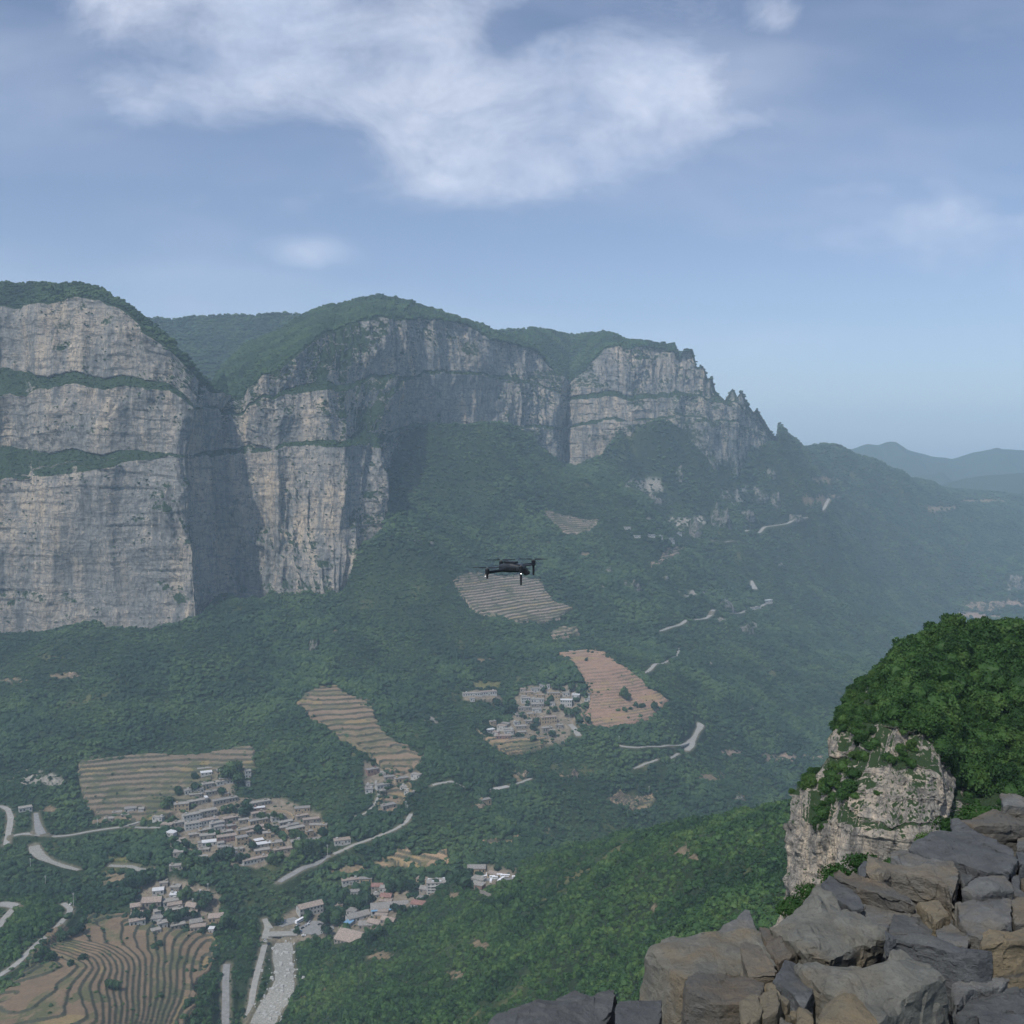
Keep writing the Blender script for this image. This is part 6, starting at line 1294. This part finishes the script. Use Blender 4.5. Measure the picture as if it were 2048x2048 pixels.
car(*r5([(103,700)])[0], 1.3, 'grey', look='silver car', place='on the road left of the bridge'); car(*r5([(128,722)])[0], 1.2, 'black', look='black car', place='at the left end of the bridge')
car(*rv([(388,1112)])[0], .2, 'white', L_=6.5, W=2.3, Hh=2.6, look='white van', place='alone among trees below the large left village', name='van', van=True)
car(*r6([(552,1012)])[0], 1.1, 'white', look='white car', place='at the top bend of the lower left road')
car(*r5([(1535,160)])[0], .1, 'red', L_=6, W=2.3, Hh=2.8, look='bright red truck', place='among bushes above the car park', name='truck', van=True)
# poles
def pole(u, v, h, label, arm=True, lamp=False):
    x, y, z = hit(u, v); root = empty('utility_pole', (x, y, z)); tag(root, label, 'pole', 'poles standing up out of the trees')
    bmobj('post', lambda bm: rod(bm, (0, 0, -1), (0, 0, h), .28, .2), WALLM['white'], root)
    bmobj('crossarm', lambda bm: (box(bm, (0, 0, h - .8), (2.4, .2, .2)), box(bm, (0, 0, h - 1.9), (1.6, .2, .2))), M_STEEL, root)
for (u, v, h, l) in [(147,1813,14,'tall grey pole at the top bend of the lower left road'), (61,1740,13,'pale pole in the wood at far left below the road junction'), (91,1772,11,'short pale pole right of the one in the far left wood'), (195,1655,11,'thin pole beside the road under the striped left field'),
        (655,1715,15,'white pole by the road right of the large left village'), (812,1622,12,'grey pole beside the road below the curved terraces'), (815,1625,9,'shorter pole close to the grey one below the curved terraces'), (1298,1592,14,'pale pole above the scrubby patch in the middle wood'),
        (1138,1445,13,'grey pole over the light path of the middle village'), (416,1790,12,'pale pole right of the hamlet above the striped terraces'), (1500,1062,20,'faint pole on the ridge above the white landslip'), (1238,1488,12,'pale pole over the middle road'), (386,1820,12,'grey pole behind the hamlet roofs')]:
    pole(u, v, h, l)
# trees that stand apart
TREE_C = [crown_mesh('crown', 900 + i, 420, .15, .95, 9, M_LEAF) for i in range(5)]
def trunk_mesh():
    bm = bmesh.new(); rod(bm, (0, 0, -.25), (0, 0, .55), .07, .045, 8)
    for a in (0, 2.1, 4.2): rod(bm, (0, 0, .35), (.28 * math.cos(a), .28 * math.sin(a), .8), .035, .015, 6)
    me = bpy.data.meshes.new('trunk'); bm.to_mesh(me); bm.free(); me.materials.append(M_BARK); return me
TRUNK = trunk_mesh()
def tree(u, v, r, look, place, tall=1.0):
    x, y, z = hit(u, v); root = empty('tree', (x, y, z), random.Random(int(u * 7 + v)).uniform(0, 6.28)); root.scale = (r, r, r * tall * 1.15)
    c = link(bpy.data.objects.new('crown', TREE_C[int(u + v) % 5])); c.parent = root; c.location = (0, 0, .35)
    t = link(bpy.data.objects.new('trunk', TRUNK)); t.parent = root; register(root, look, place, 'tree', 'trees standing ' + place, u)
tree(1249, 1403, 10, 'large round tree', 'alone in the middle of the red field', 1.3); tree(1307, 1423, 7, 'smaller dark tree', 'at the lower right corner of the red field', 1.2); tree(1173, 1324, 4, 'tiny dark tree', 'near the top of the red field')
for x, y, r in [(1380,430,5),(1420,440,5),(1440,430,4),(1250,470,4),(1300,470,5),(1340,455,4),(1000,345,5),(1100,330,3),(1050,270,3),(1148,238,2),(1285,225,2)]: tree(*rm([(x, y)])[0], r, 'small green tree', 'in the red field')
for x, y, r in [(80,420,8),(40,450,7),(170,300,7),(340,150,6),(340,270,7),(700,120,12),(640,150,10),(750,200,9),(600,300,6),(830,420,6),(860,470,7),(800,500,7),(620,480,6),(700,470,6),(980,540,6),(1100,530,6),(1040,530,4),(1170,540,5),
        (950,670,6),(1110,680,6),(1050,640,5),(680,600,4),(1300,720,7),(1370,740,7),(1580,720,8),(890,830,6),(780,960,7),(840,930,5),(240,800,6),(160,830,6),(320,820,4),(500,680,3),(130,560,5),(600,940,8),(660,920,8),(540,960,7),(260,1010,8),(420,1000,7),(1420,850,9),(1500,880,9),(1340,850,8),(1160,930,6),(1080,960,7)]:
    tree(*rv([(x, y)])[0], r, 'dark green tree', PM)
for x, y, r in [(720,420,5),(880,500,8),(940,490,8),(780,460,5),(640,560,6),(620,600,6),(580,410,4),(690,320,5),(790,300,7),(900,310,8),(960,330,7),(1010,430,5),(960,550,7),(1020,560,7),(560,520,4),(730,480,4),(460,480,9),(400,500,9),(350,430,8),(760,650,6),(830,450,5),(500,650,4),(620,690,6)]:
    tree(*rm([(x, y)])[0], r, 'green tree', PB)
for x, y, r in [(180,590,7),(400,540,5),(385,560,4),(325,650,4),(520,590,8),(600,580,9),(560,540,8),(530,660,6),(450,700,4),(760,480,8),(700,470,8),(800,440,8),(640,440,8),(960,370,8),(1040,360,9),(1110,370,8),(1000,330,8),(1290,340,6),(1240,330,4),(900,680,7),(830,720,8),(1000,500,5),(1060,510,5),(1440,300,9),(1480,350,9),(1510,270,6)]:
    tree(*r5([(x, y)])[0], r, 'broad green tree', PD)
for x, y, r in [(1090,1150,6),(1050,1130,6),(1300,1130,6),(1340,1160,7),(1420,1130,7),(1250,1080,4),(1140,1120,5),(1400,980,6),(1440,950,6),(1560,1060,7),(1600,1010,8),(1520,990,6),(1180,1060,4),(1000,900,8),(1100,880,9),(1160,840,8),(1500,1120,5),(1740,1200,8),(1560,1250,4)]:
    tree(*r6([(x, y)])[0], r, 'leafy tree', PE)
for x, y, r in [(1190,1370,4),(1230,1350,4),(640,1450,4),(540,1500,4),(480,1300,6),(560,1270,6),(620,1240,6),(850,1670,5),(900,1680,5),(1240,1740,3),(350,1420,6),(300,1450,5),(400,1460,6),(980,1290,2)]:
    tree(*r6([(x, y)])[0], r, 'dark bush like tree', 'between the striped lower left terraces')
# boulders on the dry river bed
c_ = np.array([hit(*q) for q in r5([(230,720),(225,800),(240,900),(230,1000),(190,1080),(130,1180),(90,1260)])]); R1 = np.random.RandomState(5)
tt = R1.rand(260) * (len(c_) - 1.01); ti = tt.astype(int); fr = (tt - ti)[:, None]; bp = c_[ti] * (1 - fr) + c_[ti + 1] * fr; bp[:, :2] += R1.randn(260, 2) * 8; bp[:, 2] = H(bp[:, 0], bp[:, 1]) + .2
bv, bf = [], []
for p in bp:
    s_ = .5 + 1.6 * R1.rand() ** 3; o_ = len(bv); a = R1.randn(8, 3) * .12
    for i, (sx, sy, sz) in enumerate([(-1,-1,-1),(1,-1,-1),(1,1,-1),(-1,1,-1),(-.7,-.7,.7),(.7,-.7,.7),(.7,.7,.6),(-.7,.7,.6)]): bv.append(p + (np.array([sx, sy, sz]) + a[i]) * s_)
    bf += [tuple(o_ + k for k in f) for f in ((0,3,2,1),(4,5,6,7),(0,1,5,4),(1,2,6,5),(2,3,7,6),(3,0,4,7))]
tag(mesh_obj('boulders', bv, bf, WALLM['grey']), 'pale boulders and rubble strewn over the dry river bed', 'boulders', kind='stuff')
finish_labels()
plant_forest()
near_growth()
for i, (u, v, Y, r, lab) in enumerate([
    (1595,1800,19,.42,'small bright green bush at the foot of the crag, lowest and leftmost behind the stones'),
    (1640,1772,20,.42,'bright green bush just right of the lowest one, behind the tall pale boulder'),
    (1680,1735,21,.45,'leafy bush above the brown slab edge, between the lowest bushes and the rounded one'),
    (1740,1712,23,.58,'rounded bright green bush rising in front of the pale crag base'),
    (1795,1716,23,.36,'low green bush tucked behind the long tan slab'),
    (1870,1668,25,.42,'small green bush left of the topmost grey slabs'),
    (1915,1640,27,.62,'large green bush behind the grey slab, under the crag corner'),
    (1965,1615,30,.62,'dull green bush directly left of the topmost brown slab')]):
    bush(u, v, Y, r, lab, 300 + i)
